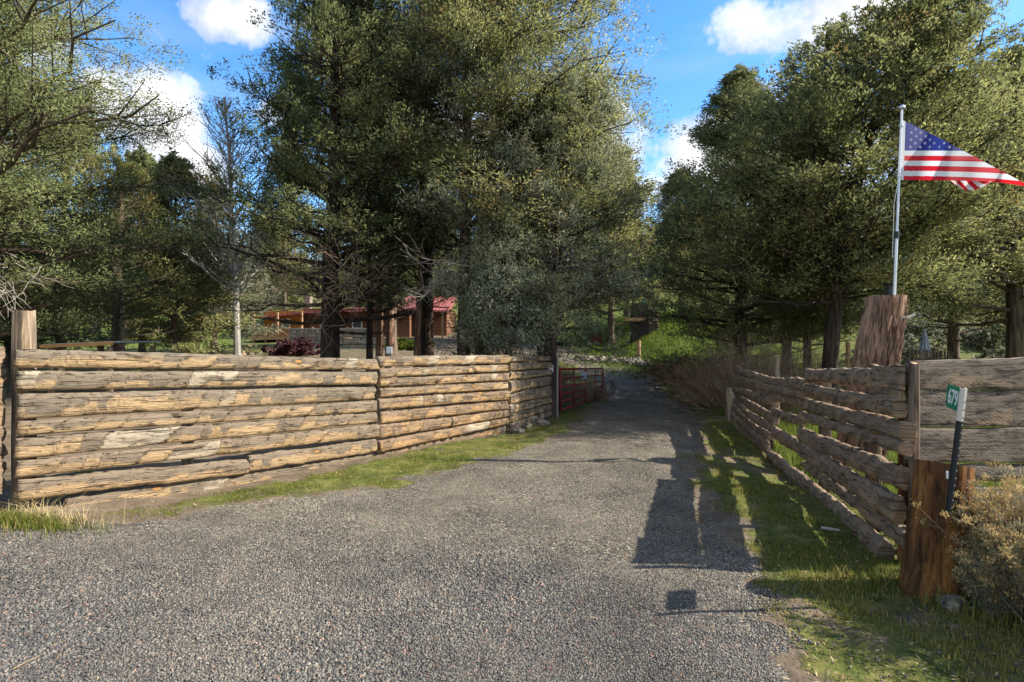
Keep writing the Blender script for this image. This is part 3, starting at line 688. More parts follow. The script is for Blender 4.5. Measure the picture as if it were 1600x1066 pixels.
# ------------------------------------------------------------------ slab boards and logs
def board(parent, P0, P1, h0, h1, nrm, front=.07, back=.02, seed=0, wob=.1, bow=0, warm=0.0, mat=W_LEFT, name='board', round_=False, flat=False, sag=0, sc=.012, nseg=None, ends=True):
    """a slab with a rounded, axe-peeled face. P0,P1 centre points; h0,h1 full heights"""
    rng = np.random.default_rng(seed)
    P0 = np.array(P0, float); P1 = np.array(P1, float); n = np.array(nrm, float); n /= np.linalg.norm(n)
    Lg = np.linalg.norm(P1-P0); d = (P1-P0)/Lg
    upv = np.cross(n, d); upv = upv if upv[2] > 0 else -upv
    NS = nseg or max(24, int(Lg/.02)); NA = 18
    u = np.linspace(0, 1, NS); s = u*Lg
    def n1(freq, sd): return vnoise(s*freq+sd*7.7, np.zeros(NS)+sd*3.1, 1.0, sd)-.5
    hh = (h0+(h1-h0)*u)/2
    top = .98+wob*2.6*n1(1.6, seed+1)+wob*2.4*n1(6, seed+2)+wob*n1(19, seed+2); bot = .97+wob*3.0*n1(1.5, seed+3)+wob*2.6*n1(7, seed+4)+wob*1.2*n1(21, seed+4)
    cz = (n1(.8, seed+5))*wob*1.4*hh+sag*np.sin(np.pi*u)*Lg; cb = bow*np.sin(np.pi*u)+n1(.7, seed+6)*.03*(1 if round_ else .5)
    # scallops: saw profile along the length
    ph = s/rng.uniform(.16, .26)+1.5*n1(2.5, seed+8)*2
    ed = []
    V = []; lo = []; uvs = []; cel = []; edg = []
    for a in range(NA):
        th = 2*math.pi*a/NA
        cy, sy = math.cos(th), math.sin(th)         # cy: up, sy: front(+)/back(-)
        p = .6 if not round_ else .95
        if flat: p = .3
        yy = np.sign(cy)*abs(cy)**p
        ff = (front*(1 if round_ else .75) if sy > 0 else back)*abs(sy)**(.8 if not flat else .15)*(1 if sy > 0 else -1)
        sph = ph-.3*cy+.12*n1(9, seed+12)
        saw = (sph-np.floor(sph)); scl = (saw**1.5-.4)*sc*max(0, sy)*2.2; hv = np.sin(np.floor(sph)*12.9898+seed*3.7)*43758.5; cel.append(hv-np.floor(hv)); edg.append(np.clip(1-np.minimum(saw, 1-saw)/.13, 0, 1)*min(1, sc/.012))
        rough = (vnoise(s*9+a*5.3, np.zeros(NS)+a*1.7, 1.0, seed+9)-.5)*(.014 if round_ else .006)
        hz = yy*hh*np.where(yy > 0, top, bot)
        pt = P0[None]+d[None]*s[:, None]+upv[None]*(hz+cz+rough*.6)[:, None]+n[None]*(ff*(.85+.3*(top-1+1)*.5)+scl+rough+cb)[:, None]
        V.append(pt); lo.append(np.full(NS, (1-yy)/2)); uvs.append(np.stack([s+seed*1.37, np.full(NS, (1-yy)/2*(h0+h1)/2+seed*.71)], 1))
    V = np.stack(V, 1)  # NS,NA,3
    # ragged ends
    V[0] -= d[None]*rng.uniform(0, .02, (NA, 1)); V[-1] += d[None]*rng.uniform(0, .02, (NA, 1))
    lo = np.stack(lo, 1).ravel(); uvs = np.stack(uvs, 1).reshape(-1, 2)
    idx = np.arange(NS*NA).reshape(NS, NA)
    f = np.stack([idx[:-1], np.roll(idx, -1, 1)[:-1], np.roll(idx, -1, 1)[1:], idx[1:]], -1).reshape(-1, 4)
    caps = np.stack([idx[0][::-1], idx[-1]])
    V = V.reshape(-1, 3)
    o = npmesh(name, V-np.array(parent.location)[None], [f, caps], mat, parent, attrs=dict(lo=lo, warm=np.full(len(V), warm), cel=np.stack(cel, 1).ravel(), edg=np.stack(edg, 1).ravel()), uv=uvs, smooth=True)
    # flat shade caps
    m = o.data; nf = len(f)
    m.polygons[nf].use_smooth = False; m.polygons[nf+1].use_smooth = False
    return o
def on_line(px, A, B):
    """where the sight line at pixel column px meets the plan line A-B -> x,y"""
    k = (px-CX)/F
    ax, ay = A; dx, dy = B[0]-A[0], B[1]-A[1]
    t = (k*ay-ax)/(dx-k*dy)
    return ax+t*dx, ay+t*dy
def zpx(py, Y): return EYE-(py-CY)/F*Y
def fence_board(parent, A, B, px0, px1, y0, y1, seed, **kw):
    """y0=(top,bottom) at px0, y1 at px1"""
    x0, Y0 = on_line(px0, A, B); x1, Y1 = on_line(px1, A, B)
    za, zb = zpx(y0[0], Y0), zpx(y0[1], Y0); zc, zd = zpx(y1[0], Y1), zpx(y1[1], Y1)
    n = (B[1]-A[1], -(B[0]-A[0]), 0)
    if kw.pop('flip', False): n = (-n[0], -n[1], 0)
    if kw.get('mat') is None: g_ = .035*(za-zb); za -= g_; zb += g_; g_ = .035*(zc-zd); zc -= g_; zd += g_
    off = kw.pop('off', 0); L = math.hypot(n[0], n[1]); ox, oy = n[0]/L*off, n[1]/L*off
    return board(parent, (x0+ox, Y0+oy, (za+zb)/2), (x1+ox, Y1+oy, (zc+zd)/2), za-zb, zc-zd, n, seed=seed, **kw)
LF = empty('log_slab_fence', (LB[0], LB[1], tz(*LB)), 'long fence of horizontal weathered log slabs along the left of the driveway', 'fence')
rows1 = [((543, 577), (561, 579)), ((578, 613), (580, 602)), ((613, 658), (603, 625)), ((657, 682), (624, 644)), ((683, 720), (643, 662)), ((719, 748), (661, 684))]
for i, (a, b) in enumerate(rows1):
    fence_board(LF, LA, LB, 26+(i*5 % 4), 588-(i*7 % 5)*1.6, a, b, 10+i, front=.075, wob=.04, warm=.0+.12*(i > 2)+.1*(i > 4), sc=.022 if i > 2 else .012)
fence_board(LF, LA, LB, 27, 384, (748, 784), (716, 742), 17, front=.08, wob=.06, warm=.2, sc=.006)
fence_board(LF, LA, LB, 387, 584, (711, 738), (686, 707), 18, front=.07, wob=.08, warm=.15)
fence_board(LF, LA, LB, 105, 586, (778, 812), (706, 732), 19, front=.045, wob=.06, warm=.1, off=-.03, sc=.004)
rows2 = [((556, 575), (554, 569)), ((575, 591), (569, 581)), ((591, 605), (582, 596)), ((606, 622), (596, 609)), ((622, 641), (609, 626)), ((642, 663), (626, 640)), ((663, 687), (640, 652)), ((688, 708), (652, 664))]
for i, (a, b) in enumerate(rows2):
    if i in (1, 6):
        mid = 727 if i == 1 else 702; f = (mid-590)/205; m0 = (a[0]*(1-f)+b[0]*f, a[1]*(1-f)+b[1]*f)
        fence_board(LF, LB, LC, 590, mid-1, a, m0, 30+i, front=.085, wob=.05, warm=.25+.09*i)
        fence_board(LF, LB, LC, mid+1, 790, m0, b, 50+i, front=.09, wob=.05, warm=.25+.09*i)
    else:
        fence_board(LF, LB, LC, 588.5+(i*7 % 4)*1.4, 791-(i % 2)*1.5, a, b, 30+i, front=.09, wob=.055, warm=.18+.1*i, sc=.024)
fence_board(LF, LB, LC, 592, 789, (707, 728), (662, 678), 49, front=.05, wob=.08, warm=.7, off=-.03)
rows3 = [((556, 567), (556, 565)), ((567, 580), (565, 576)), ((580, 595), (576, 587)), ((595, 615), (588, 602)), ((616, 632), (602, 620)), ((633, 648), (620, 630)), ((648, 661), (631, 642)), ((661, 674), (642, 651))]
for i, (a, b) in enumerate(rows3):
    fence_board(LF, LC, LD, 793, 857, a, b, 60+i, front=.09, wob=.12, warm=.15, sc=.016)
def post(parent, x, y, z0, z1, r, mat=POST, sq=False, seed=0, lean=(0, 0), name='post'):
    rng = random.Random(seed); mb = MB(); n = 12; K = 8; pts = []; base = len(mb.v)
    off = [rng.uniform(.9, 1.1) for _ in range(n)]
    px_, py_, pz_ = parent.location if parent else (0, 0, 0)
    for k in range(K):
        t = k/(K-1); w = 1+rng.uniform(-.03, .03)
        for a in range(n):
            th = 2*math.pi*a/n; c, s = math.cos(th), math.sin(th)
            if sq:
                m = max(abs(c), abs(s)); rr = r/max(m, .78)
            else: rr = r*off[a]
            rr *= w*(1.06-.08*t)
            mb.v.append((x+lean[0]*t+c*rr-px_, y+lean[1]*t+s*rr-py_, z0+(z1-z0)*t-pz_+(rng.uniform(-.01, .01) if k == K-1 else 0)))
    for k in range(K-1):
        for a in range(n):
            q = k*n; mb.f.append((q+a, q+(a+1) % n, q+n+(a+1) % n, q+n+a)); mb.m.append(0)
    mb.f.append(tuple((K-1)*n+a for a in range(n))); mb.m.append(1)
    o = mb.build(name, [mat, CUT if mat != POST else POST], parent)
    return o
def behind(A, B, d):  # offset to the back side
    n = (-(B[1]-A[1]), B[0]-A[0]); L = math.hypot(*n); return (n[0]/L*d, n[1]/L*d)
b1 = behind(LA, LB, .13)
post(LF, ray(33, 500, 5.05).x, 5.08, -.1, zpx(485, 5.08), .075, sq=True, seed=1)
for px_, A, B, top in ((300, LA, LB, 560), (588, LA, LB, 563), (720, LB, LC, 560), (792, LB, LC, 556)):
    x, Y = on_line(px_, A, B); b = behind(A, B, .11); post(LF, x+b[0], Y+b[1], -.2, zpx(top, Y), .06, seed=int(px_))

# return fence going off to the left of the corner post, receding
LF2 = empty('log_fence', (-5.2, 4.9, 0), 'stub of stacked round logs running off the left edge from the tall corner post', 'fence')
C0 = (-4.34, 4.82); C1 = (-5.9, 4.35)
yb = [(541, 566), (568, 600), (602, 636), (636, 668), (668, 694), (694, 720), (720, 746), (746, 775)]
for i, (a, b) in enumerate(yb):
    z0, z1 = zpx(a, 4.8), zpx(b, 4.8)
    board(LF2, (C0[0]+.0, C0[1], (z0+z1)/2), (C1[0], C1[1], (z0+z1)/2), (z0-z1)*1.02, (z0-z1), (.3, -1, 0), .07, .07, 80+i, .1, mat=W_RIGHT, name='log', round_=True, warm=.5)

# right log fence
RF = empty('log_fence', (RM[0], RM[1], tz(*RM)), 'fence of heavy round logs with gaps along the right side of the driveway, in shade', 'fence')
near = [  # px0, (top,bot), px1, (top,bot)
 (1264, (577, 597), 1368, (577, 606)), (1366, (573, 604), 1408, (574, 606)), (1362, (606, 626), 1407, (606, 628)),
 (1262, (600, 614), 1409, (624, 653)), (1262, (624, 641), 1416, (660, 690)), (1256, (643, 657), 1419, (690, 711)),
 (1252, (668, 690), 1412, (730, 766)), (1212, (666, 684), 1411, (780, 818)), (1258, (719, 733), 1420, (829, 860)),
 (1206, (702, 720), 1391, (847, 884))]
for i, (p0, a, p1, b) in enumerate(near):
    thick = .052 if i not in (1, 2) else .025; sh_ = -(a[1]-a[0])*.05; a = (a[0]+sh_, a[1]-sh_); sh_ = -(b[1]-b[0])*.05; b = (b[0]+sh_, b[1]-sh_)
    fence_board(RF, RA, RM, p0, p1, a, b, 100+i, flip=True, front=thick*(.8 if i == 5 else 1), back=thick, wob=.1, mat=W_RIGHT, name='log' if i not in (1, 2) else 'board', round_=i not in (1, 2), flat=i in (1, 2), warm=.35, off=.0+.02*((i % 2) if i > 2 else 0), sc=.014)
far = [
 (1152, (571, 583), 1261, (591, 611)), (1154, (587, 600), 1260, (612, 625)), (1180, (603, 616), 1262, (622, 641)),
 (1150, (604, 614), 1215, (622, 637)), (1149, (613, 622), 1213, (648, 664)), (1150, (622, 631), 1208, (660, 676)),
 (1147, (632, 642), 1206, (676, 690)), (1146, (645, 655), 1204, (690, 706)), (1210, (637, 650), 1256, (650, 668)), (1140, (655, 664), 1206, (698, 712))]
for i, (p0, a, p1, b) in enumerate(far):
    fence_board(RF, RM, RB, p0, p1, a, b, 130+i, flip=True, front=.045, back=.035, wob=.13, mat=W_RIGHT, name='log', round_=True, warm=.35, off=.03*(i % 2), sag=-.012*(i in (0, 5, 6)))
bR = behind(RM, RA, -.1)
def rpost(px_, A, B, top, r, d=.12, sq=False, zb=-.4, seed=0):
    x, Y = on_line(px_, A, B); n = (B[1]-A[1], -(B[0]-A[0])); L = math.hypot(*n)
    return post(RF, x+n[0]/L*d, Y+n[1]/L*d, zb, zpx(top, Y), r, seed=seed, sq=sq, mat=BARK_GREY)
rpost(1270, RA, RM, 592, .065, seed=3); rpost(1340, RA, RM, 600, .06, seed=4); rpost(1190, RM, RB, 590, .08, seed=5)
rpost(1413, RA, RM, 567, .028, d=.06, sq=True, seed=6)
# far end post (short, grey)
x, Y = on_line(1143, RM, RB); post(RF, x-.05, Y-.05, -.5, zpx(607, Y), .09, sq=True, seed=7)

# plank fence to the right
PF = empty('plank_fence', (3.6, 4.15, 0), 'fence of broad grey rough-sawn planks running off the right edge behind the number sign', 'fence')
Q0 = (2.82, 4.03); Q1 = (4.9, 4.2)
pl = [((565, 608), (558, 607)), ((611, 668), (612, 667)), ((669, 724), (668, 724)), ((725, 750), (725, 750)), ((758, 786), (762, 788))]
for i, (a, b) in enumerate(pl):
    fence_board(PF, Q0, Q1, 1420 if i < 3 else 1430, 1640, a, b, 160+i, front=.035, back=.02, wob=.05 if i != 3 else .1, mat=W_PLANK, name='plank', warm=.25, sc=.0, flat=i != 3)
post(PF, 2.86, 4.12, -.3, zpx(580, 4.1), .06, STUMP_R, seed=8)
post(PF, 4.4, 4.3, -.3, zpx(562, 4.2), .06, seed=9)

# ------------------------------------------------------------------ stumps
def ridged_log(name, path, rad, mat, capm, seed, n=44, K=26, ridge=.12, parent=None, flare=.25, capn=None, twist=.6, label=None, cat=None):
    rng = np.random.default_rng(seed); path = [Vector(p) for p in path]
    V = []; 
    prof = rng.normal(size=n)*ridge*.6; prof = np.convolve(np.r_[prof, prof, prof], [.25, .5, .25], 'same')[n:2*n]
    org = path[0]
    for k in range(K):
        t = k/(K-1); c = path[0].lerp(path[1], t)
        r = rad[0]*(1-t)+rad[1]*t; r *= 1+flare*max(0, 1-t*3.5)**2
        for a in range(n):
            th = 2*math.pi*a/n+twist*t*.3
            rr = r*(1+prof[a]*(.7+.5*math.sin(t*5+a*1.3))+rng.normal()*.012)
            p = Vector((math.cos(th)*rr, math.sin(th)*rr*.95, 0))
            if k == K-1 and capn is not None: p.z = -(p.x*capn[0]+p.y*capn[1])
            V.append(c+p-org)
    F_ = []; M_ = []
    for k in range(K-1):
        for a in range(n):
            q = k*n; F_.append((q+a, q+(a+1) % n, q+n+(a+1) % n, q+n+a)); M_.append(0)
    F_.append(tuple((K-1)*n+a for a in range(n))); M_.append(1)
    mb = MB(); mb.v = [tuple(v) for v in V]; mb.f = F_; mb.m = M_
    o = mb.build(name, [mat, capm], parent); return o, org
# ringed cut top
def ring_mat():
    m = NT('cut_end_rings'); ob = m.obj(); s_ = m.node('ShaderNodeSeparateXYZ'); m.L(ob, s_.inputs[0])
    r = m.math('SQRT', m.math('ADD', m.math('MULTIPLY', s_.outputs[0], s_.outputs[0]), m.math('MULTIPLY', s_.outputs[1], s_.outputs[1])))
    w = m.math('SINE', m.math('ADD', m.math('MULTIPLY', r, 420), m.math('MULTIPLY', m.noise(ob, 12, 4), 9)))
    c = m.mix(m.math('MULTIPLY_ADD', w, .3, .4), (.5, .36, .2), (.28, .18, .1))
    m.col(m.mix(m.ramp(m.noise(ob, 25, 5), [(.55, (0, 0, 0)), (.62, (1, 1, 1))]), c, (.09, .055, .03))); return m.m
RINGS = ring_mat()
sy = 3.62; sx = (1455-CX)/F*sy
sb = empty('tree_stump', (sx, sy, tz(sx, sy)-.02), 'thick orange-brown stained stump in front of the fence corner, holding the number sign', 'stump')
zt = zpx(738, sy)
so, org = ridged_log('wood', [(0, 0, -.05), (.095, .02, zt-sb.location.z)], (.175, .16), STUMP_R, RINGS, 5, capn=(.17, .12), parent=sb, flare=.12, ridge=.09)
kb = MB()
for k in range(5):
    kb.tube([(.12+.012*math.cos(k*1.3), -.165-.012*k, .55+.012*math.sin(k*1.3)), (.122, -.19-.006*k, .552)], [.035-.006*k, .024-.004*k], 10)
kb.build('knot', STUMP_R, sb)
# small white numeral tacked to the stump
def text_mesh(body, size, mat, name, parent, M, ext=.0015):
    cu = bpy.data.curves.new(name, 'FONT'); cu.body = body; cu.size = size; cu.extrude = ext; cu.align_x = 'CENTER'; cu.align_y = 'CENTER'
    cu.offset = size*.022
    ob = bpy.data.objects.new(name, cu); COL.objects.link(ob)
    dg = bpy.context.evaluated_depsgraph_get(); me = bpy.data.meshes.new_from_object(ob.evaluated_get(dg))
    bpy.data.objects.remove(ob); me.materials.clear(); me.materials.append(mat)
    o = bpy.data.objects.new(name, me); link(o, parent); o.matrix_basis = M; return o
p1 = ray(1480, 743, sy-.2)-Vector(sb.location)
text_mesh('1', .062, WHITE, 'numeral', sb, Matrix.Translation((p1.x, p1.y+.0, p1.z)) @ Matrix.Rotation(R_(90), 4, 'X'), .004)

# number sign on a leaning U-channel post
sgY = 3.38
b = ray(1484, 800, sgY); t = ray(1508, 607, sgY-.12)
sg = empty('number_sign', b, 'green house-number sign reading 679 on a leaning black channel post fixed to the stump', 'sign')
ax = (t-b); Ln = ax.length; zax = ax.normalized(); yax = Vector((0, 1, 0)); xax = yax.cross(zax).normalized(); yax = zax.cross(xax)
Mp = Matrix((( xax.x, yax.x, zax.x, 0), (xax.y, yax.y, zax.y, 0), (xax.z, yax.z, zax.z, 0), (0, 0, 0, 1)))
def channel(z0, z1, name, mat):
    mb = MB(); Rz = Mp @ Matrix.Rotation(R_(12), 4, 'Z')
    w = .017; mb.prism([(-w, .012), (-w*.62, .012), (-w*.45, -.008), (w*.45, -.008), (w*.62, .012), (w, .012), (w, .016), (w*.55, .016), (w*.38, -.004), (-w*.38, -.004), (-w*.55, .016), (-w, .016)], z0, z1, Rz)
    return mb.build(name, mat, sg)
channel(0, Ln*.74, 'lower_post', BLACK); channel(Ln*.74+.001, Ln, 'upper_post', RUST)
Rz = Mp @ Matrix.Rotation(R_(12), 4, 'Z'); WORN = plain('worn_metal', (.3, .3, .3), .5, .4)
for k in range(15):
    z = .03+k*.046
    if z > Ln-.02: break
    MB().tube([Rz @ Vector((0, -.0085, z)), Rz @ Vector((0, -.0115, z))], .0055, 8).build('bolt_hole', WORN, sg)
# plate: seen obliquely
S0 = ray(1481, 600, 3.58); S1 = ray(1508, 609, 3.31)
d = S1-S0; plen = d.length; d.normalize(); nn = d.cross(Vector((0.08, 0, 1))).normalized()
if nn.dot(Vector((0, 0, EYE))-S0) < 0: nn = -nn
upz = nn.cross(d).normalized()
if upz.z < 0: upz = -upz
d = upz.cross(nn).normalized()
hgt = .142; cen = (S0+S1)/2-upz*hgt/2-Vector(sg.location)
Ms = Matrix(((d.x, upz.x, nn.x, cen.x), (d.y, upz.y, nn.y, cen.y), (d.z, upz.z, nn.z, cen.z), (0, 0, 0, 1)))
mb = MB(); w, h, c_ = plen/2, hgt/2, .015
mb.prism([(-w+c_, -h), (w-c_, -h), (w, -h+c_), (w, h-c_), (w-c_, h), (-w+c_, h), (-w, h-c_), (-w, -h+c_)], -.001, .001, Ms)
pl_ = mb.build('sign_plate', GREENS, sg)
tx = text_mesh('6791', .125, WHITE, 'digits', pl_, Ms @ Matrix.Translation((0, -.002, .0018)) @ Matrix.Scale((plen*.9)/.29, 4, (1, 0, 0)), .0006)

# leaning cut trunk with bark
ly = 7.45
bx = (1334-CX)/F*ly; ls = empty('cut_trunk', (bx, ly, tz(bx, ly)-.05), 'thick leaning cut-off trunk with shaggy bark behind the log fence, carrying the flagpole', 'stump')
topc = ray(1386, 463, ly)-Vector(ls.location)
ridged_log('trunk', [(0, 0, 0), (topc.x, 0, topc.z)], (.285, .225), BARK_RED, RINGS, 9, n=60, K=40, ridge=.17, parent=ls, flare=.25, capn=(0, 0))
mb = MB()
p = ray(1396, 494, ly-.15)-Vector(ls.location)
mb.tube([p, p+Vector((.1, 0, -.02)), p+Vector((.17, -.02, -.03)), p+Vector((.26, -.03, .02))], [.035, .028, .03, .016], 8)
mb.build('branch_stub', TWIG_GREY, ls)
mb = MB(); p = ray(1402, 480, ly-.1)-Vector(ls.location)
mb.tube([p, p+Vector((.07, 0, .02)), p+Vector((.12, -.02, .0))], [.03, .025, .012], 8); mb.build('branch_stub', TWIG_GREY, ls)
# shaggy strips of bark
rg = np.random.default_rng(3); n = 260
tt_ = rg.uniform(.05, .97, n); an = rg.uniform(-2.2, 1.2, n)-.4
rr = (.285*(1-tt_)+.225*tt_)*1.05
cxy = np.stack([topc.x*tt_+np.cos(an)*rr, np.sin(an)*rr*.95, topc.z*tt_], 1)
ax_ = np.array([topc.x, 0, topc.z]); ax_ = ax_/np.linalg.norm(ax_)
outw = np.stack([np.cos(an), np.sin(an), 0*an], 1)
P = np.stack([cxy-ax_*.12, cxy+outw*.004, cxy+ax_*.12+outw*rg.uniform(.0, .03, (n, 1))], 1)
v, f = tubes(P, np.ones((n, 1))*np.array([[.004, .012, .003]]), 4); npmesh('bark_strips', v, f, BARK_RED, ls)

# black box lantern on the cut top
lb = ray(1391, 462, ly+.08); ln_ = empty('lantern', lb, 'small black lantern box standing on the cut trunk beside the flagpole', 'lantern')
mb = MB(); mb.box((0, 0, .012), (.12, .1, .024)); mb.box((0, 0, .145), (.11, .09, .022)); mb.prism([(-.07, -.06), (.07, -.06), (.07, .06), (-.07, .06)], .157, .166)
for sx_ in (-1, 1):
    for sy_ in (-1, 1): mb.box((sx_*.045, sy_*.035, .079), (.014, .014, .11))
mb.build('frame', BLACK, ln_)
mb = MB(); mb.box((0, 0, .079), (.07, .05, .108)); mb.build('pane', plain('dark_glass', (.03, .04, .035), .15), ln_)

# flagpole and flag
fb = ray(1397, 463, ly); ft = ray(1409, 172, ly)
fp = empty('flagpole', fb, 'slim silver flagpole standing on the leaning cut trunk', 'flagpole')
mb = MB(); mb.tube([Vector((0, 0, -.02)), (ft-fb)*.36], .02, 12); mb.tube([(ft-fb)*.355, ft-fb], .016, 12); mb.build('pole', STEEL, fp, smooth=False)
mb = MB(); v0 = (ft-fb)
for k in range(6):
    pass
prof = [(.0, .012), (.008, .03), (.02, .038), (.035, .04), (.05, .034), (.062, .018), (.066, .003)]
mb.tube([v0+Vector((0, 0, z)) for z, r in prof], [r for z, r in prof], 14); mb.build('finial', STEEL, fp, smooth=True)
mb = MB(); c_ = (ft-fb)*.31; mb.tube([c_, c_+(ft-fb).normalized()*.09], .032, 12); mb.box(c_+Vector((.03, -.01, .05)), (.05, .03, .03)); mb.build('clamp', BLACK, fp)
for yy in (198, 277):
    mb = MB(); c_ = ray(1409-(yy-172)*.04, yy, ly)-fb; mb.tube([c_, c_+Vector((0, 0, .03))], .027, 12); mb.build('clamp', STEEL, fp)
hl = MB(); hl.tube([Vector((-.035, -.02, .5)), Vector((-.02, -.03, 1.2)), v0*.6+Vector((-.03, -.025, 0)), v0+Vector((-.02, -.02, -.02))], .0035, 5); hl.build('halyard', WHITE, fp)
# flag
def flagmats():
    def cl(name, c):
        m = NT(name); m.col(m.mix(m.noise(m.obj(), 3, 3), tuple(k*.88 for k in c), c)); m.b.inputs['Roughness'].default_value = .6
        tr = m.node('ShaderNodeBsdfTranslucent'); tr.inputs[0].default_value = c4(c); mx = m.node('ShaderNodeMixShader'); mx.inputs[0].default_value = .45
        m.L(m.b.outputs[0], mx.inputs[1]); m.L(tr.outputs[0], mx.inputs[2]); m.L(mx.outputs[0], m.out.inputs[0]); return m.m
    return [cl('flag_white', (.9, .9, .92)), cl('flag_red', (.72, .015, .03)), cl('flag_blue', (.03, .045, .28))]
FM = flagmats()
fl = empty('flag', ray(1409, 282, ly), 'stars and stripes flag streaming to the right from the silver pole', 'flag')
fo = Vector(fl.location)
def top_y(s): return 187+(290-187)*(s**1.04)
def bot_y(s): return 281.5+1.5*s+10*s**5
def fy(s, y):   # ripple depth
    return .17*math.sin(s*9+.6+(y-230)*.012)*s**.6+.07*math.sin(s*19+y*.02)*s+.12*max(0, (250-y)/65)*s
NSf, NTf = 240, 110
V = []; 
for j in range(NTf+1):
    w = j/NTf
    for i in range(NSf+1):
        s = i/NSf; px_ = 1409+s*198-(1-s)*w*3; y = top_y(s)*(1-w)+bot_y(s)*w
        V.append(ray(px_, y, ly+.0+fy(s, y))-fo)
def cls(s, y):
    px_ = 1409+s*198
    if px_ < 1415: return 0
    ye = y-9*s**2.2*max(0, 1-(283-y)/60)
    if ye < 235.5 and px_ < 1509: return 2
    if ye < 235.5: return 0 if (px_ > 1530 or int((px_-1509)/4) % 2 == 0) else 1
    k = int((ye-235.5)/7.9); return k % 2 if k < 6 else 1
FF = []; MM = []
for j in range(NTf):
    for i in range(NSf):
        s = (i+.5)/NSf; w = (j+.5)/NTf; y = top_y(s)*(1-w)+bot_y(s)*w; q = j*(NSf+1)+i
        FF.append((q, q+1, q+NSf+2, q+NSf+1)); MM.append(cls(s, y))
mb = MB(); mb.v = [tuple(v) for v in V]; mb.f = FF; mb.m = MM; cloth = mb.build('cloth', FM, fl, smooth=True)
# underfold with slanted stripes
mb = MB(); N = 50
for j in range(13):
    for i in range(N+1):
        s = i/N; px_ = 1483+s*62; yb_ = 283+14*math.sin(math.pi*min(1, s*1.15+.05)**1.1)*(1 if s < .87 else (1-s)/.13) if s < .95 else 283.5
        yb_ = 284+max(0, 13.5*math.sin(math.pi*s**.85)); y = 281+(yb_-281)*j/12
        mb.v.append(tuple(ray(px_+j*.4, y, ly+.12+.03*math.sin(s*7))-fo))
for j in range(12):
    for i in range(N): q = j*(N+1)+i; mb.f.append((q, q+1, q+N+2, q+N+1)); mb.m.append(int((i/N*62-j*.9)/9+8.3) % 2)
mb.build('underfold', FM, fl, smooth=True)
# stars
mb = MB()
def star(px_, y, r):
    s = (px_-1409)/198; c = ray(px_, y, ly+fy(s, y)-.004)-fo
    for dz in (0, .009):
        pts = []
        for k in range(10):
            a = math.pi/2+k*math.pi/5; q = r if k % 2 == 0 else r*.42; pts.append(Vector((c.x+math.cos(a)*q, c.y+dz, c.z+math.sin(a)*q)))
        b0 = len(mb.v); mb.v += [tuple(p_) for p_ in pts]+[(c.x, c.y+dz, c.z)]
        for k in range(10): mb.f.append((b0+k, b0+(k+1) % 10, b0+10)); mb.m.append(0)
for r_i, (yy, x0, dx) in enumerate([(230, 1422.5, 15.3), (224, 1430, 15.3), (218.5, 1423.5, 15), (213, 1431.5, 14.8), (207.5, 1424, 14.5), (202, 1430.5, 14), (196.5, 1423, 14)]):
    x_ = x0
    while x_ < 1504 and top_y((x_-1409)/198)+3 < yy: star(x_, yy, .0255); x_ += dx
mb.build('stars', FM[0], fl)

# ------------------------------------------------------------------ gate, gate post, tyre
gp = at(861, 12.15)
GPo = empty('gate_post', (gp[0], gp[1], tz(gp[0], gp[1])), 'dark tall wooden gate post with a grey steel pipe, ending the slab fence', 'post')
post(GPo, gp[0], gp[1], -.2, zpx(497, 12.15), .11, BARK_DARK, seed=20, name='wooden_post')
mb = MB(); mb.tube([(.13, -.06, -.1), (.13, -.06, zpx(556, 12.1)-GPo.location.z)], .02, 10); mb.build('steel_pipe', plain('grey_pipe', (.26, .25, .23), .5, .2), GPo)
mb = MB(); c_ = ray(861, 576, 12.0)-Vector(GPo.location); mb.box(c_, (.09, .006, .14)); s_ = mb.build('notice_plate', WHITE, GPo)
text_mesh('NO', .05, BLACK, 'lettering', s_, Matrix.Translation((c_.x, c_.y-.005, c_.z+.03)) @ Matrix.Rotation(R_(90), 4, 'X'), .001)
G0 = Vector((gp[0]+.2, 12.25, 0)); gl = 4.9; G1 = ray(942, 600, 16.6); G1.z = 0; gd = (G1-G0); gl = gd.length; gd.normalize()
gt = empty('farm_gate', (G0.x, G0.y, 0), 'open red tubular steel farm gate beyond the slab fence', 'gate')
zt0, zb0 = zpx(577, 12.25), zpx(641, 12.25); zt1, zb1 = zpx(576, 16.6), zpx(620, 16.6)
def gpt(u, w): return gd*(u*gl)+Vector((0, 0, (zb0*(1-w)+zt0*w)*(1-u)+(zb1*(1-w)+zt1*w)*u))
mb = MB(); mb.tube([gpt(0, 0), gpt(1, 0)], .024); mb.tube([gpt(0, 1), gpt(1, 1)], .024); mb.tube([gpt(0, 0), gpt(0, 1)], .024); mb.tube([gpt(1, 0), gpt(1, 1)], .024); mb.build('frame', RED, gt, smooth=True)
for w in (.2, .38, .56, .77): MB().tube([gpt(0, w), gpt(1, w)], .02).build('rail', RED, gt, smooth=True)
for u in (.24, .5, .75): MB().tube([gpt(u, 0)+Vector((.02, -.02, 0)), gpt(u, 1)+Vector((.02, -.02, 0))], .016).build('upright', RED, gt, smooth=True)
MB().box(gpt(.48, .8)+Vector((0, -.04, 0)), (.14, .01, .16)).build('tag_plate', plain('faded_blue_plate', (.35, .45, .55)), gt)
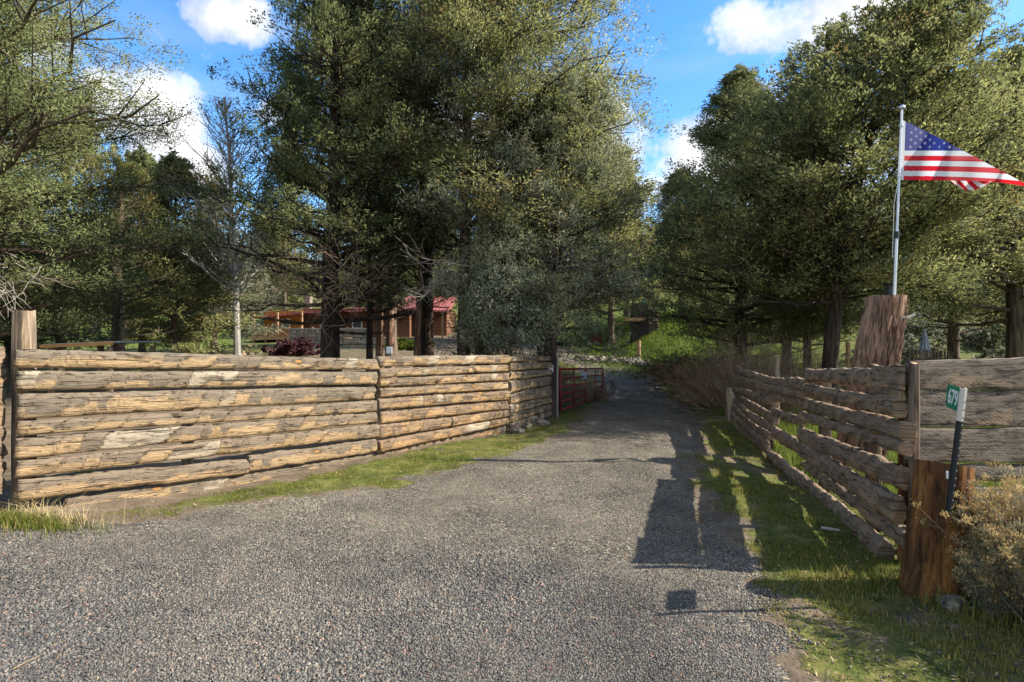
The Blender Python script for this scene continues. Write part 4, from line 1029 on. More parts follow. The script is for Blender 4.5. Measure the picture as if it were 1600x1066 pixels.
# tyre
def tyre(loc, R1, r1, label):
    e = empty('tyre', loc, label, 'tyre'); mb = MB(); n = 40; m_ = 14
    for i in range(n):
        a = 2*math.pi*i/n
        for j in range(m_):
            b_ = 2*math.pi*j/m_; rr = R1+r1*math.cos(b_)*.85*(1+.04*((i % 2) if abs(math.sin(b_)) < .8 and math.cos(b_) > 0 else 0)); 
            mb.v.append((r1*math.sin(b_)*1.15, rr*math.cos(a), rr*math.sin(a)))
    for i in range(n):
        for j in range(m_): mb.f.append((i*m_+j, i*m_+(j+1) % m_, ((i+1) % n)*m_+(j+1) % m_, ((i+1) % n)*m_+j)); mb.m.append(0)
    o = mb.build('rubber', plain('dusty_rubber', (.16, .155, .15), .9, 0, .3, 20), e, smooth=True); return e
ty = ray(951, 604, 16.8); tyr = tyre((ty.x, ty.y, zpx(604, 16.8)), .2, .075, 'dusty tyre leaning at the end of the open red gate'); tyr.rotation_euler = (0, R_(10), R_(-58))

# ------------------------------------------------------------------ rocks
def rock(loc, s, label, seed, group=None, sq=(1, 1, .65), mat=ROCK):
    rng = np.random.default_rng(seed); import bmesh
    bm = bmesh.new(); bmesh.ops.create_icosphere(bm, subdivisions=3, radius=1)
    for v in bm.verts:
        c = v.co.copy(); d = 0.35*(mnoise.noise(c*1.3+Vector((seed, 0, 0))))+.12*mnoise.noise(c*4+Vector((0, seed, 0)))
        v.co = c*(1+d); v.co.x *= sq[0]*s; v.co.y *= sq[1]*s; v.co.z *= sq[2]*s
        # angular facets
        v.co = Vector([round(k/(s*.22))*(s*.22)*.55+k*.45 for k in v.co])
    me = bpy.data.meshes.new('rock'); bm.to_mesh(me); bm.free(); me.materials.append(mat)
    o = bpy.data.objects.new('rock', me); link(o); o.location = loc; o.rotation_euler = (0, 0, seed*1.3); return tag(o, label, 'rock', group)
def rat(px, py, Y, dz=0): x = (px-CX)/F*Y; return (x, Y, tz(x, Y)+dz)
rock(rat(1490, 950, 3.42, .02), .09, 'dark rounded rock in the grass at the foot of the stained stump', 1)
rock(rat(808, 668, 10.0, .03), .13, 'pale angular rock at the foot of the slab fence, near its bend', 2)
rock(rat(822, 664, 10.6, .03), .1, 'smaller grey rock just right of the pale one by the fence', 3)
rock(rat(845, 660, 10.9, .03), .15, 'flat grey rock by the slab fence close to the gate post', 4, sq=(1.4, 1, .5))
k = 0
rgk = random.Random(8)
for i in range(22):
    px_ = 905+i*5.2+rgk.uniform(-2, 2); Y = 30-i*.12+rgk.uniform(-.8, .8)
    rock(rat(px_, 0, Y, .08), rgk.uniform(.15, .34), 'grey rock in the row edging the planted bed beyond the bend of the driveway', 30+i, 'rocks edging the planted bed')
for i in range(9):
    px_ = 1003+i*4.5; Y = 25-i*.75
    rock(rat(px_, 0, Y, .03), rgk.uniform(.12, .2), 'low rock edging the right side of the driveway below the brown thicket', 60+i, 'rocks below the thicket')
for i in range(10):
    px_ = 925+i*2.6; Y = 17.5+rgk.uniform(-.4, 1.2)
    rock(rat(px_, 0, Y, .03), rgk.uniform(.1, .2), 'small rock in the heap behind the red gate near the tyre', 80+i, 'rocks behind the red gate')

# ------------------------------------------------------------------ twiggy shrubs
def twig_bush(name, loc, rx, ry, h, n, mat, label, seed, cat='shrub', leaves=None, group=None, thick=.006, K=6, spread=.9, nleaf=0, ls=(.05, .012)):
    rng = np.random.default_rng(seed)
    e = empty(name, loc, label, cat, group)
    b = np.stack([rng.normal(size=n)*rx*.4, rng.normal(size=n)*ry*.4, np.zeros(n)-.05], 1)
    d = nrmz(np.stack([b[:, 0]/rx*spread+rng.normal(size=n)*.35*spread, b[:, 1]/ry*spread+rng.normal(size=n)*.35*spread, np.ones(n)], 1))
    P = [b]; st = (h/K*rng.uniform(.6, 1.15, (n, 1)))
    for k in range(K-1):
        d = nrmz(d+rng.normal(size=(n, 3))*.22); P.append(P[-1]+d*st*1.15)
    P = np.stack(P, 1); v, f = tubes(P, np.linspace(thick, thick*.35, K)[None]*np.ones((n, 1)), 3)
    m2 = n*5; i0 = rng.integers(0, n, m2); k0 = rng.integers(2, K, m2); Q0 = P[i0, k0]
    d2 = nrmz(nrmz(P[i0, -1]-P[i0, 0])*.6+rng.normal(size=(m2, 3))*.7); l2 = h*.17*rng.uniform(.4, 1.3, (m2, 1))
    Q = np.stack([Q0, Q0+d2*l2*.5+rng.normal(size=(m2, 3))*h*.01, Q0+d2*l2+np.array([0, 0, 1])*l2*.1], 1)
    v2, f2 = tubes(Q, np.array([.55, .45, .25])[None]*thick*np.ones((m2, 1)), 3)
    V, Fq = merge([(v, f), (v2, f2)]); npmesh('stems', V, Fq, mat, e)
    if leaves:
        if nleaf == 0: nleaf = m2//2
        j = rng.integers(0, m2, nleaf); C = Q[j, 2]; D = d2[j]
        vv, ff, t1, t2 = tufts(C, D, 6, h*.03, ls[0], ls[1], rng)
        npmesh('leaves', vv, ff, leaves, e, attrs=dict(tint=t1, tip=t2))
    return e
# brown hedge thicket along the right of the drive
for i, (px_, Y, rx, h) in enumerate([(1040, 24.0, .8, .9), (1068, 22, .8, 1.15), (1100, 19.5, .9, 1.4), (1130, 17.3, .9, 1.55), (1152, 15.4, .7, 1.6)]):
    twig_bush('bare_shrub', at(px_, Y), rx, rx, h, 300, TWIG_RED, ['brown leafless shrub farthest along the right of the driveway, by the short wooden post', 'brown leafless shrub second from the far end of the roadside thicket', 'brown leafless shrub in the middle of the roadside thicket', 'brown leafless shrub second from the log fence in the roadside thicket', 'brown leafless shrub crowding the far end post of the log fence'][i], 400+i, leaves=PINE if i < 3 else None, nleaf=260, thick=.011, ls=(.09, .02))
for i, (px_, Y, rx, h) in enumerate([(1178, 14.6, 1.0, 2.2), (1210, 16.5, 1.1, 2.4)]):
    twig_bush('bare_shrub', at(px_, Y), rx, rx, h, 300, TWIG, ['tan bare twiggy shrub rising behind the far end of the log fence', 'tan bare twiggy shrub a little farther right behind the log fence'][i], 420+i, thick=.009, spread=1.2)
twig_bush('bare_shrub', at(1455, 13.5), .7, .5, 1.5, 34, TWIG_GREY, 'pale shrub of thin upright bare stems beside the folded parasol', 430, thick=.01, spread=.7)
for i, (px_, Y, rx, h, lab) in enumerate([(780, 14.2, 1.0, 1.5, 'dark tangle of twigs behind the fence below the small silvery juniper'), (830, 14.6, 1.0, 1.5, 'dark tangle of twigs behind the fence left of the gate post'), (900, 16.5, .8, .6, 'brown twigs heaped behind the red gate'), (918, 18, .6, .5, 'brown twigs beyond the end of the red gate')]):
    twig_bush('bare_shrub', at(px_, Y), rx, rx, h, 420, TWIG, lab, 440+i, thick=.01)
twig_bush('bare_shrub', at(300, 15), 1.2, .8, 1.2, 60, TWIG_GREY, 'thin grey bare shrub behind the slab fence, left of the aspen trunk', 450, thick=.008)
# house front plants
twig_bush('purple_shrub', at(462, 27), .6, .5, .8, 90, TWIG_RED, 'purple-leaved shrub in front of the cabin porch', 460, leaves=PURPLE, nleaf=1400, thick=.012, ls=(.1, .05))
twig_bush('green_shrub', at(640, 30), 1.0, .6, .6, 90, TWIG, 'low green plants below the pale van', 461, leaves=GRASSLUSH, nleaf=900, ls=(.12, .04))
# sage on right slope
rgs = random.Random(4)
for i in range(26):
    px_ = rgs.uniform(1215, 1640); Y = rgs.uniform(19, 60)
    if 1280 < px_ < 1330: continue
    twig_bush('sagebrush', at(px_, Y), .6+Y*.012, .6+Y*.012, .7+Y*.012, 40, TWIG_GREY, 'grey-green sagebrush dotting the sunny slope beyond the log fence', 500+i, leaves=SAGE, nleaf=420, group='sagebrush on the right slope', ls=(.12+.002*Y, .035+.0006*Y), thick=.01)

# rabbitbrush at right
def rabbit(loc, w, h, label, seed, n=380):
    rng = np.random.default_rng(seed); e = empty('rabbitbrush', loc, label, 'shrub', None)
    K = 6; b = rng.normal(size=(n, 3))*np.array([.1, .1, 0])*w*1.6; th = rng.uniform(0, 6.28, n); sp = rng.uniform(0, 1, n)**.6
    d = nrmz(np.stack([np.cos(th)*sp*.95*w/h, np.sin(th)*sp*.95*w/h, np.ones(n)*.8], 1)); P = [b]
    st = h/K*1.25*rng.uniform(.7, 1.1, (n, 1))
    for k in range(K-1): d = nrmz(d+rng.normal(size=(n, 3))*.1+np.array([0, 0, .05])); P.append(P[-1]+d*st)
    P = np.stack(P, 1); v, f = tubes(P, np.linspace(.0028, .0012, K)[None]*np.ones((n, 1)), 3)
    m2 = n*4; i0 = rng.integers(0, n, m2); k0 = rng.integers(2, K, m2); Q0 = P[i0, k0]
    d2 = nrmz(nrmz(P[i0, -1]-P[i0, 0])+rng.normal(size=(m2, 3))*.45); l2 = rng.uniform(.05, .16, (m2, 1))*h
    Q = np.stack([Q0, Q0+d2*l2*.5, Q0+d2*l2+np.array([0, 0, .01])], 1); v2, f2 = tubes(Q, np.array([.0014, .0012, .0009])[None]*np.ones((m2, 1)), 3)
    V, Fq = merge([(v, f), (v2, f2)]); npmesh('stems', V, Fq, TWIG, e)
    tips = np.concatenate([P[:, -1], Q[rng.uniform(size=m2) < .45, 2]]); D = np.tile([0, 0, 1.], (len(tips), 1))
    vv, ff, t1, t2 = tufts(tips, D, 34, .014, .017, .0038, rng, up=.5); npmesh('flower_heads', vv, ff, STRAW, e, attrs=dict(tint=t1, tip=t2))
    jj_ = rng.integers(0, m2, 2600); vv, ff, t1, t2 = tufts(Q[jj_, 1], d2[jj_], 5, .02, .04, .0022, rng); npmesh('leaves', vv, ff, SAGE, e, attrs=dict(tint=t1, tip=t2))
    return e
def gat(px_, Y): x = (px_-CX)/F*Y; return (x, Y, tz(x, Y)-.02)
rabbit(gat(1622, 3.3), .34, .6, 'dried rabbitbrush with straw-coloured flower heads right of the stained stump', 1, 420)
rabbit(gat(1690, 3.1), .6, .75, 'dried rabbitbrush mostly cut off by the right edge of the photo', 2, 420)
rabbit(gat(1553, 3.3), .12, .3, 'smaller dried rabbitbrush tucked close against the stained stump', 3, 160)
rabbit((3.3, 2.45, -.02), .6, .8, 'dried rabbitbrush nearest the camera, outside the right edge', 4, 260)

# ------------------------------------------------------------------ grass and stones
def grass_obj(name, X, Yv, hmin, hmax, w, mat, label, seed, bend=.5, density=None):
    rng = np.random.default_rng(seed); n = len(X); Z = terrain(X, Yv)-.005
    h = rng.uniform(hmin, hmax, n); a = rng.uniform(0, 6.28, n); b = rng.uniform(.1, bend, n)*h; ww = w*rng.uniform(.6, 1.3, n)
    c, s = np.cos(a), np.sin(a)
    base = np.stack([X, Yv, Z], 1); sd = np.stack([-s, c, 0*c], 1)*ww[:, None]; ld = np.stack([c*b, s*b, 0*c], 1)
    up = np.stack([0*h, 0*h, h], 1)
    V = np.stack([base-sd, base+sd, base+up*.6+ld*.35+sd*.7, base+up*.6+ld*.35-sd*.7, base+up+ld], 1).reshape(-1, 3)
    i = np.arange(n)*5; Fq = np.stack([i, i+1, i+2, i+3], 1); Ft = np.stack([i+3, i+2, i+4], 1)
    t = np.clip(vnoise(X, Yv, 2.2, seed)*.9+rng.normal(size=n)*.18, 0, .94); t[rng.uniform(size=n) < .1] = 1.0
    o = npmesh(name, V, [Fq, Ft], mat, attrs=dict(tint=np.repeat(t, 5), tip=np.tile([0, 0, .4, .4, 1.], n)))
    return tag(o, label, 'grass', kind='stuff')
def sample_mask(n, x0, x1, y0, y1, seed, fn, ypow=1.0):
    rng = np.random.default_rng(seed); x = rng.uniform(x0, x1, n); y = y0+(y1-y0)*rng.uniform(0, 1, n)**ypow
    p = fn(x, y); k = rng.uniform(size=n) < p; return x[k], y[k]
def gfn(thr=.5):
    def f(x, y):
        g = masks(x, y)[1]; b = (vnoise(x, y, 3.5, 41)-.5)*.9+(vnoise(x, y, 11, 42)-.5)*.5
        return np.clip((g+b-thr)*2.4, 0, 1)
    return f
X, Y = sample_mask(190000, -4.5, 2.0, 4.6, 12, 1, lambda x, y: gfn(.5)(x, y)*((x-fenceL(y)) > -.02)*(x < road_left(y)+.3), 1.3)
grass_obj('verge_grass', X, Y, .012, .045, .0022, GRASSM, 'patchy short grass between the slab fence and the gravel', 1)
X, Y = sample_mask(260000, 1.0, 5.2, 1.8, 13, 2, lambda x, y: gfn(.45)(x, y)*(x > road_right(y)-.4)*(np.abs(x/y) < 1.15), 1.7)
grass_obj('verge_grass', X, Y, .015, .05, .0026, GRASSM, 'thin green and straw grass along the foot of the log fence and stump', 2)
X, Y = sample_mask(60000, 3.0, 12, 4.3, 20, 3, lambda x, y: ((x-np.interp(y, [4, 6.63, 12.9], [2.9, 3.55, 5.1])) > 0)*.8, 1.2)
grass_obj('pasture_grass', X, Y, .08, .3, .006, GRASSLUSH, 'brighter taller grass in the enclosure behind the log fence', 3)
X, Y = sample_mask(90000, 3, 16, 22, 45, 4, lambda x, y: masks(x, y)[3]*.9, 1.0)
grass_obj('slope_grass', X, Y, .08, .2, .012, GRASSLUSH, 'lush green grass on the bank around the dark wooden shed', 4)
def tuftgrass(cx, cy, rx, ry, n, h0, h1, mat, name, label, seed, w=.003, bend=.9):
    rng = np.random.default_rng(seed); X = cx+rng.normal(size=n)*rx; Y = cy+rng.normal(size=n)*ry
    o = grass_obj(name, X, Y, h0, h1, w, mat, label, seed, bend); return o
gc = ray(45, 790, 4.65)
tuftgrass(gc.x-.05, 4.66, .26, .09, 2200, .03, .1, GRASSM, 'grass_tuft', 'green grass tuft at the bottom of the fence in the left corner', 11)
tuftgrass(gc.x+.02, 4.76, .28, .06, 260, .07, .2, STRAWG, 'straw_tuft', 'dry straw-coloured stalks leaning over the fence foot in the left corner', 12, .002, 2.4)
tuftgrass(sx+.18, sy-.22, .16, .09, 900, .04, .15, GRASSM, 'grass_tuft', 'longer green grass growing round the foot of the stained stump', 13, .0032)
tuftgrass(2.55, 3.75, .22, .12, 800, .03, .1, GRASSM, 'grass_tuft', 'green grass under the lowest log beside the stained stump', 14, .003)
# gravel stones
def stones():
    rng = np.random.default_rng(77); n = 400000
    y = 1.9+7.2*rng.uniform(0, 1, n)**1.75; x = rng.uniform(-1.0, .95, n)*y*1.0
    g, gs, tn, _ = masks(x, y); k = rng.uniform(size=n) < np.clip(g*1.1+.18, 0.04, 1)*(x > fenceL(y)+.1)*np.clip(1.15-gs*1.3*(g < .5), .05, 1)
    x, y, tn = x[k], y[k], tn[k]; n = len(x); bigm = np.clip(vnoise(x, y, 1.1, 51)*1.3-.15, 0, 1)
    s = (.0034+.005*bigm*rng.uniform(.2, 1, n)**1.5+.002*rng.uniform(size=n))*(1+.5*(rng.uniform(size=n) < .03))*(1-.35*tn)
    z = terrain(x, y)+(vnoise(x, y, 6, 31)-.5)*.012
    base = np.array([[1, 0, 0], [-1, 0, 0], [0, 1, 0], [0, -1, 0], [0, 0, 1], [0, 0, -1], ], float)
    # deformed cube -> angular crushed rock
    base = np.array([[-1, -1, -1], [1, -1, -1], [1, 1, -1], [-1, 1, -1], [-1, -1, 1], [1, -1, 1], [1, 1, 1], [-1, 1, 1]], float)*.75
    fc = np.array([[0, 1, 5, 4], [1, 2, 6, 5], [2, 3, 7, 6], [3, 0, 4, 7], [4, 5, 6, 7]])
    V = base[None]*(1+rng.uniform(-.45, .35, (n, 8, 3))); V *= np.stack([rng.uniform(.7, 1.5, n), rng.uniform(.7, 1.1, n), rng.uniform(.45, .85, n)], 1)[:, None, :]
    tx_ = rng.normal(size=n)*.5; ty_ = rng.normal(size=n)*.5; az = rng.uniform(0, 6.28, n)
    def rot(V, a, i, j):
        c, s_ = np.cos(a)[:, None], np.sin(a)[:, None]; A = V[..., i]*c-V[..., j]*s_; B = V[..., i]*s_+V[..., j]*c; V[..., i] = A; V[..., j] = B
    rot(V, tx_, 1, 2); rot(V, ty_, 0, 2); rot(V, az, 0, 1)
    V = V*s[:, None, None]+np.stack([x, y, z+s*.25], 1)[:, None, :]
    Fq = (fc[None]+(np.arange(n)*8)[:, None, None]).reshape(-1, 4)
    t = rng.uniform(0, 1, n)**1.25
    o = npmesh('gravel', V.reshape(-1, 3), Fq, STONES, attrs=dict(tint=np.repeat(t, 8), tan=np.repeat(tn, 8)))
    tag(o, 'crushed grey and tan gravel covering the driveway', 'gravel', kind='stuff')
stones()
def litter():
    rng = np.random.default_rng(5); n = 26000; y = 2.2+11*rng.uniform(0, 1, n)**1.6; x = rng.uniform(-1.05, 1.15, n)*y
    g, gs, _, _ = masks(x, y); inl = x > fenceL(y)+.03; inr = x < np.interp(y, [2, 4, 6.63, 12.9], [4, 2.9, 3.5, 5.1])
    k = inl & inr & (rng.uniform(size=n) < np.clip(1.05-g, .03, .8)); x, y = x[k], y[k]; n = len(x); z = terrain(x, y)+rng.uniform(.002, .02, n)
    C = np.stack([x, y, z], 1); a = rng.uniform(0, 6.28, n); d = np.stack([np.cos(a), np.sin(a), rng.normal(size=n)*.25], 1); e = np.stack([-np.sin(a), np.cos(a), rng.normal(size=n)*.4], 1)
    l = rng.uniform(.006, .028, (n, 1)); w = rng.uniform(.0012, .005, (n, 1)); V = np.stack([C-d*l, C+e*w, C+d*l, C-e*w], 1).reshape(-1, 3)
    o = npmesh('leaf_litter', V, np.arange(n*4).reshape(-1, 4), LITTER, attrs=dict(tint=np.repeat(rng.uniform(0, 1, n), 4), tip=np.zeros(n*4))); tag(o, 'dead grass bits and needle litter scattered over the verges', 'litter', kind='stuff')
litter()
# scattered twigs/straws on the gravel
mb = MB(); 
for px_, py_, l_, a_ in ((30, 1055, .22, .3), (330, 800, .12, .2), (1150, 880, .1, 1.2)):
    pass
MB().tube([rat(20, 0, 2.75, .02), tuple(Vector(rat(62, 0, 2.86, .022)))], .0022, 5).build('straw_stalk', STRAWG)
tag(bpy.data.objects['straw_stalk'], 'single pale straw stalk lying on the gravel in the bottom left corner', 'straw')
sx0, sY0 = on_line(1355, RA, RM)
o = MB().tube([(2.62, 4.82, tz(2.62, 4.82)+.02), (2.68, 4.78, tz(2.68, 4.78)+.022), (2.74, 4.76, tz(2.74, 4.76)+.02)], [.012, .014, .01], 7).build('stick', TWIG_GREY); tag(o, 'short pale stick lying in the shaded grass beside the log fence', 'stick')

# ------------------------------------------------------------------ cabin
ROOF = NT('red_metal_roof'); uvp = ROOF.obj()
w_ = ROOF.node('ShaderNodeTexWave', wave_type='BANDS', bands_direction='X'); ROOF.L(uvp, w_.inputs[0]); w_.inputs['Scale'].default_value = 1.2
ROOF.col(ROOF.mix(ROOF.noise(uvp, 1.2, 4), (.26, .07, .06), (.36, .13, .11))); ROOF.nrm(ROOF.bump(w_.outputs[1], .6, .03)); ROOF.b.inputs['Roughness'].default_value = .4; ROOF = ROOF.m
def plankm(name, c, dk, ax=2, sc=5):
    m = NT(name); ob = m.obj(); s_ = m.node('ShaderNodeSeparateXYZ'); m.L(ob, s_.inputs[0])
    fr = m.math('FRACT', m.math('MULTIPLY', s_.outputs[ax], sc)); ln = m.ramp(fr, [(0, (1, 1, 1)), (.08, (0, 0, 0)), (.93, (0, 0, 0)), (1, (1, 1, 1))])
    n = m.noise(ob, 2, 5); col = m.mix(n, tuple(k*.7 for k in c), tuple(k*1.2 for k in c)); m.col(m.mix(m.math('MULTIPLY', ln, .8), col, dk)); m.nrm(m.bump(ln, -.5, .02)); return m.m
ORANGE = plankm('orange_stained_boards', (.36, .15, .04), (.08, .03, .01)); BROWN = plankm('brown_log_wall', (.17, .08, .045), (.03, .018, .012), 2, 4)
DECKW = plankm('deck_timber', (.4, .24, .13), (.1, .06, .03)); GLASS = plain('window_glass', (.08, .1, .11), .08, 0, .2, 2, 0)
CONC = plain('grey_block', (.28, .27, .25), .9, 0, .2, 3)
hx, hy = (540-CX)/F*38, 38.0; hz = tz(hx, hy)
cab = empty('log_cabin', (hx, hy, hz), 'low log cabin with red metal roof and orange end wall seen through the trees', 'house')
def hp(px_, py_, Y): v = ray(px_, py_, Y)-Vector((hx, hy, hz)); return v
def quadbox(name, px0, px1, py_t, py_b, Y, dep, mat, parent=cab, bevel=0):
    a = hp(px0, py_t, Y); b_ = hp(px1, py_b, Y); mb = MB(); mb.box(((a.x+b_.x)/2, a.y+dep/2, (a.z+b_.z)/2), (b_.x-a.x, dep, a.z-b_.z)); return mb.build(name, mat, parent)
wl = quadbox('orange_wall', 412, 472, 486, 540, 38, 5, ORANGE); quadbox('log_wall', 472, 640, 482, 545, 38.4, 6, BROWN); quadbox('log_wall', 640, 698, 482, 535, 40, 7, BROWN)
quadbox('foundation', 405, 540, 538, 556, 37.6, 1.2, CONC)
w1 = quadbox('window', 440, 453, 498, 512, 37.93, .05, WHITE); quadbox('pane', 442, 451, 500, 511, 37.9, .03, GLASS, w1)
for a_, b2 in ((500, 515), (550, 566)):
    w2 = quadbox('window', a_, b2, 496, 514, 38.33, .05, WHITE); quadbox('pane', a_+2, b2-2, 498, 512, 38.3, .03, GLASS, w2)
def roofpoly(name, pts, Yf, Yb, rise, thick=.12):
    """front edge polyline pts (px,py) at depth Yf; back edge 'rise' metres higher at Yb"""
    mb = MB(); n = len(pts); fr = [hp(p_[0], p_[1], Yf) for p_ in pts]; bk = [v+Vector((0, Yb-Yf, rise)) for v in fr]
    top_ = fr+bk[::-1]; V = top_+[v-Vector((0, 0, thick)) for v in top_]; m_ = len(top_)
    mb.add(V, [tuple(range(m_)), tuple(reversed(range(m_, 2*m_)))]+[(i, (i+1) % m_, m_+(i+1) % m_, m_+i) for i in range(m_)]); return mb.build(name, ROOF, cab)
roofpoly('roof', [(385, 497), (470, 487), (470.5, 487), (650, 481)], 37.2, 42, .45); r2 = roofpoly('roof', [(615, 484), (702, 485)], 39, 44.5, 1.35)
quadbox('chimney', 476, 484, 462, 484, 41, .6, plain('stone_chimney', (.25, .2, .17), .9, 0, .4, 5), r2)
# porch posts and deck railing
for px_ in (395, 432, 470, 690, 672, 655):
    quadbox('porch_post', px_, px_+2.2, 488, 545, 36.9, .15, DECKW)
rl = empty('deck', (hx, hy, hz), 'raised timber deck with criss-cross railing in front of the cabin', 'deck')
mbx = MB()
def rb(px0, px1, y0, y1, Y, mb_, dep=.08): a = ray(px0, y0, Y)-Vector((hx, hy, hz)); b_ = ray(px1, y1, Y)-Vector((hx, hy, hz)); mb_.box(((a.x+b_.x)/2, a.y, (a.z+b_.z)/2), (b_.x-a.x, dep, a.z-b_.z))
rb(396, 545, 526, 530, 36.0, mbx, 1.6); mbx.build('floor', DECKW, rl)
for yy in (513, 518, 522.5):
    mbx = MB(); rb(396, 545, yy, yy+1.8, 35.3, mbx, .06); mbx.build('rail', DECKW, rl)
for i in range(9):
    mbx = MB(); x0 = 396+i*18.2; rb(x0, x0+2.2, 511, 546, 35.35, mbx, .12); mbx.build('post', DECKW, rl)
mbx = MB()
for i in range(8):
    for s_ in (0, 1):
        a = ray(398+i*18.2, 514+s_*10, 35.28)-Vector((hx, hy, hz)); b_ = ray(414+i*18.2, 524-s_*10, 35.28)-Vector((hx, hy, hz)); mbx.tube([a, b_], .035, 6)
mbx.build('lattice', DECKW, rl)
# stone retaining wall
sw = empty('stone_wall', (ray(512, 0, 33).x, 33, tz(ray(512, 0, 33).x, 33)), 'pale dry-stone wall below the cabin deck', 'wall')
rws = random.Random(3); mb = MB()
for r_ in range(5):
    x_ = -2.2
    while x_ < 2.4:
        w_l = rws.uniform(.22, .6); mb.box((x_+w_l/2, rws.uniform(-.05, .05), .1+r_*.19), (w_l-.03, .3, .165), Matrix.Rotation(rws.uniform(-.04, .04), 3, 'Y')); x_ += w_l
mb.build('stones', plain('pale_wall_stone', (.34, .3, .24), .9, 0, .35, 3, .5), sw, bevel=.03)
# van
vx, vy = ray(649, 0, 44).x, 44.0
van = empty('van', (vx, vy, tz(vx, vy)), 'small pale van parked nose-on between the trunks, half hidden before the cabin', 'van')
van.rotation_euler = (0, 0, R_(-90)); VB = plain('grey_blue_paint', (.32, .36, .4), .3, .2, .1, 2, .02)
mb = MB(); mb.prism([(-2.2, .35), (2.2, .35), (2.25, .8), (1.9, 1.05), (1.3, 1.15), (.8, 1.75), (-2.1, 1.8), (-2.25, 1.0)], -.85, .85, Matrix(((1, 0, 0, 0), (0, 0, 1, 0), (0, 1, 0, 0), (0, 0, 0, 1)))); mb.build('body', VB, van, bevel=.08)
for a_, b2 in ((-1.95, -1.1), (-1.0, -.15), (-.05, .75)):
    mb = MB(); mb.box(((a_+b2)/2, -.86, 1.4), (b2-a_, .03, .48)); mb.build('window', GLASS, van, bevel=.01)
mb = MB(); mb.add([(1.33, -.7, 1.17), (1.33, .7, 1.17), (.85, .66, 1.74), (.85, -.66, 1.74), (1.29, -.7, 1.15), (1.29, .7, 1.15), (.8, .66, 1.72), (.8, -.66, 1.72)], [(0, 1, 2, 3), (7, 6, 5, 4), (0, 3, 7, 4), (1, 5, 6, 2), (3, 2, 6, 7), (0, 4, 5, 1)]); mb.build('windshield', GLASS, van)
for sy_ in (-.65, .65): mb = MB(); mb.tube([(2.2, sy_, .72), (2.26, sy_, .72)], .1, 12); mb.build('headlight', WHITE, van)
for sx_ in (-1.4, 1.45):
    for sy_ in (-.78, .78):
        mb = MB(); mb.tube([(sx_, sy_-.1, .35), (sx_, sy_+.1, .35)], .34, 20); w_o = mb.build('wheel', BLACK, van); mb = MB(); mb.tube([(sx_, sy_-.12, .35), (sx_, sy_+.12, .35)], .18, 14); mb.build('hub', STEEL, w_o)
# low shed roof at left, behind fence
shx, shy = ray(138, 0, 12).x, 12.0
sh = empty('lean_to', (shx, shy, tz(shx, shy)), 'low pale metal roof with wooden edge showing over the left of the slab fence', 'shelter')
hh_ = zpx(541, 12)-tz(shx, shy); mb = MB(); M_ = Matrix.Rotation(R_(-2.5), 3, 'Y')
mb.box((0, .5, hh_+.06), (1.45, 1.6, .03), M_); mb.build('roof', plain('pale_corrugated_metal', (.4, .43, .46), .4, .3, .25, 5), sh)
mb = MB(); mb.box((0, -.32, hh_+.03), (1.5, .04, .07), M_); mb.build('fascia', plain('orange_timber', (.42, .22, .08)), sh)
for sx_ in (-.6, .6):
    for sy_ in (-.2, 1.2): MB().box((sx_, sy_, hh_/2), (.09, .09, hh_)).build('leg', POST, sh)
# patio table and bench outline left of the cabin
pt = empty('picnic_table', at(360, 24), 'weathered grey picnic table beyond the slab fence by the aspen trunk', 'table'); mb = MB()
for i in range(5): mb.box((0, -.32+i*.16, .75), (1.9, .14, .04))
mb.build('tabletop', POST, pt)
for sy_ in (-.75, .75): MB().box((0, sy_, .45), (1.9, .26, .04)).build('bench', POST, pt)
for sx_ in (-.7, .7):
    mb = MB(); mb.tube([(sx_, -.6, 0), (sx_, -.2, .73)], .04, 4); mb.tube([(sx_, .6, 0), (sx_, .2, .73)], .04, 4); mb.box((sx_, 0, .41), (.05, 1.6, .07)); mb.build('leg_frame', POST, pt)
# small metal box post behind fence
bx_ = at(609, 10.2); bp = empty('utility_pedestal', bx_, 'small grey utility pedestal just behind the slab fence joint', 'pedestal')
hb_ = zpx(545, 10.2)-bx_[2]; MB().box((0, 0, hb_/2), (.08, .08, hb_)).build('post', POST, bp); mb = MB(); mb.box((0, -.02, hb_-.03), (.1, .08, .13)); mb.build('box', STEEL, bp, bevel=.01)
# young dark trunks left of the slim one: dead standing poles
for i, (px_, Y, r_, lab) in enumerate([(577, 15.5, .09, 'thin dark bare trunk right of the dark fanning juniper'), (592, 17, .1, 'bare reddish trunk just right of the thin dark one'), (609, 17.5, .14, 'stouter reddish bare trunk left of the slim straight juniper'), (652, 14.8, .09, 'short leaning trunk close to the slim straight juniper')]):
    l_ = at(px_, Y); e = empty('young_juniper', l_, lab, 'tree')
    T = gen_tree(700+i, 5.5, 1.3, .35, 'oval', 26, r_, (.25 if i == 3 else 0, 0), .18, 12, .12, .02, (10, 50), .3, 0, .7, sub=5)
    npmesh('trunk', *T['trunk'], BARK_RED if i else BARK_DARK, e, smooth=True); npmesh('branches', *T['branches'], BARK_DARK, e); v, f, a, b_ = T['crown']; npmesh('crown', v, f, GREEN, e, attrs=dict(tint=a, tip=b_), cn=T['cn'])
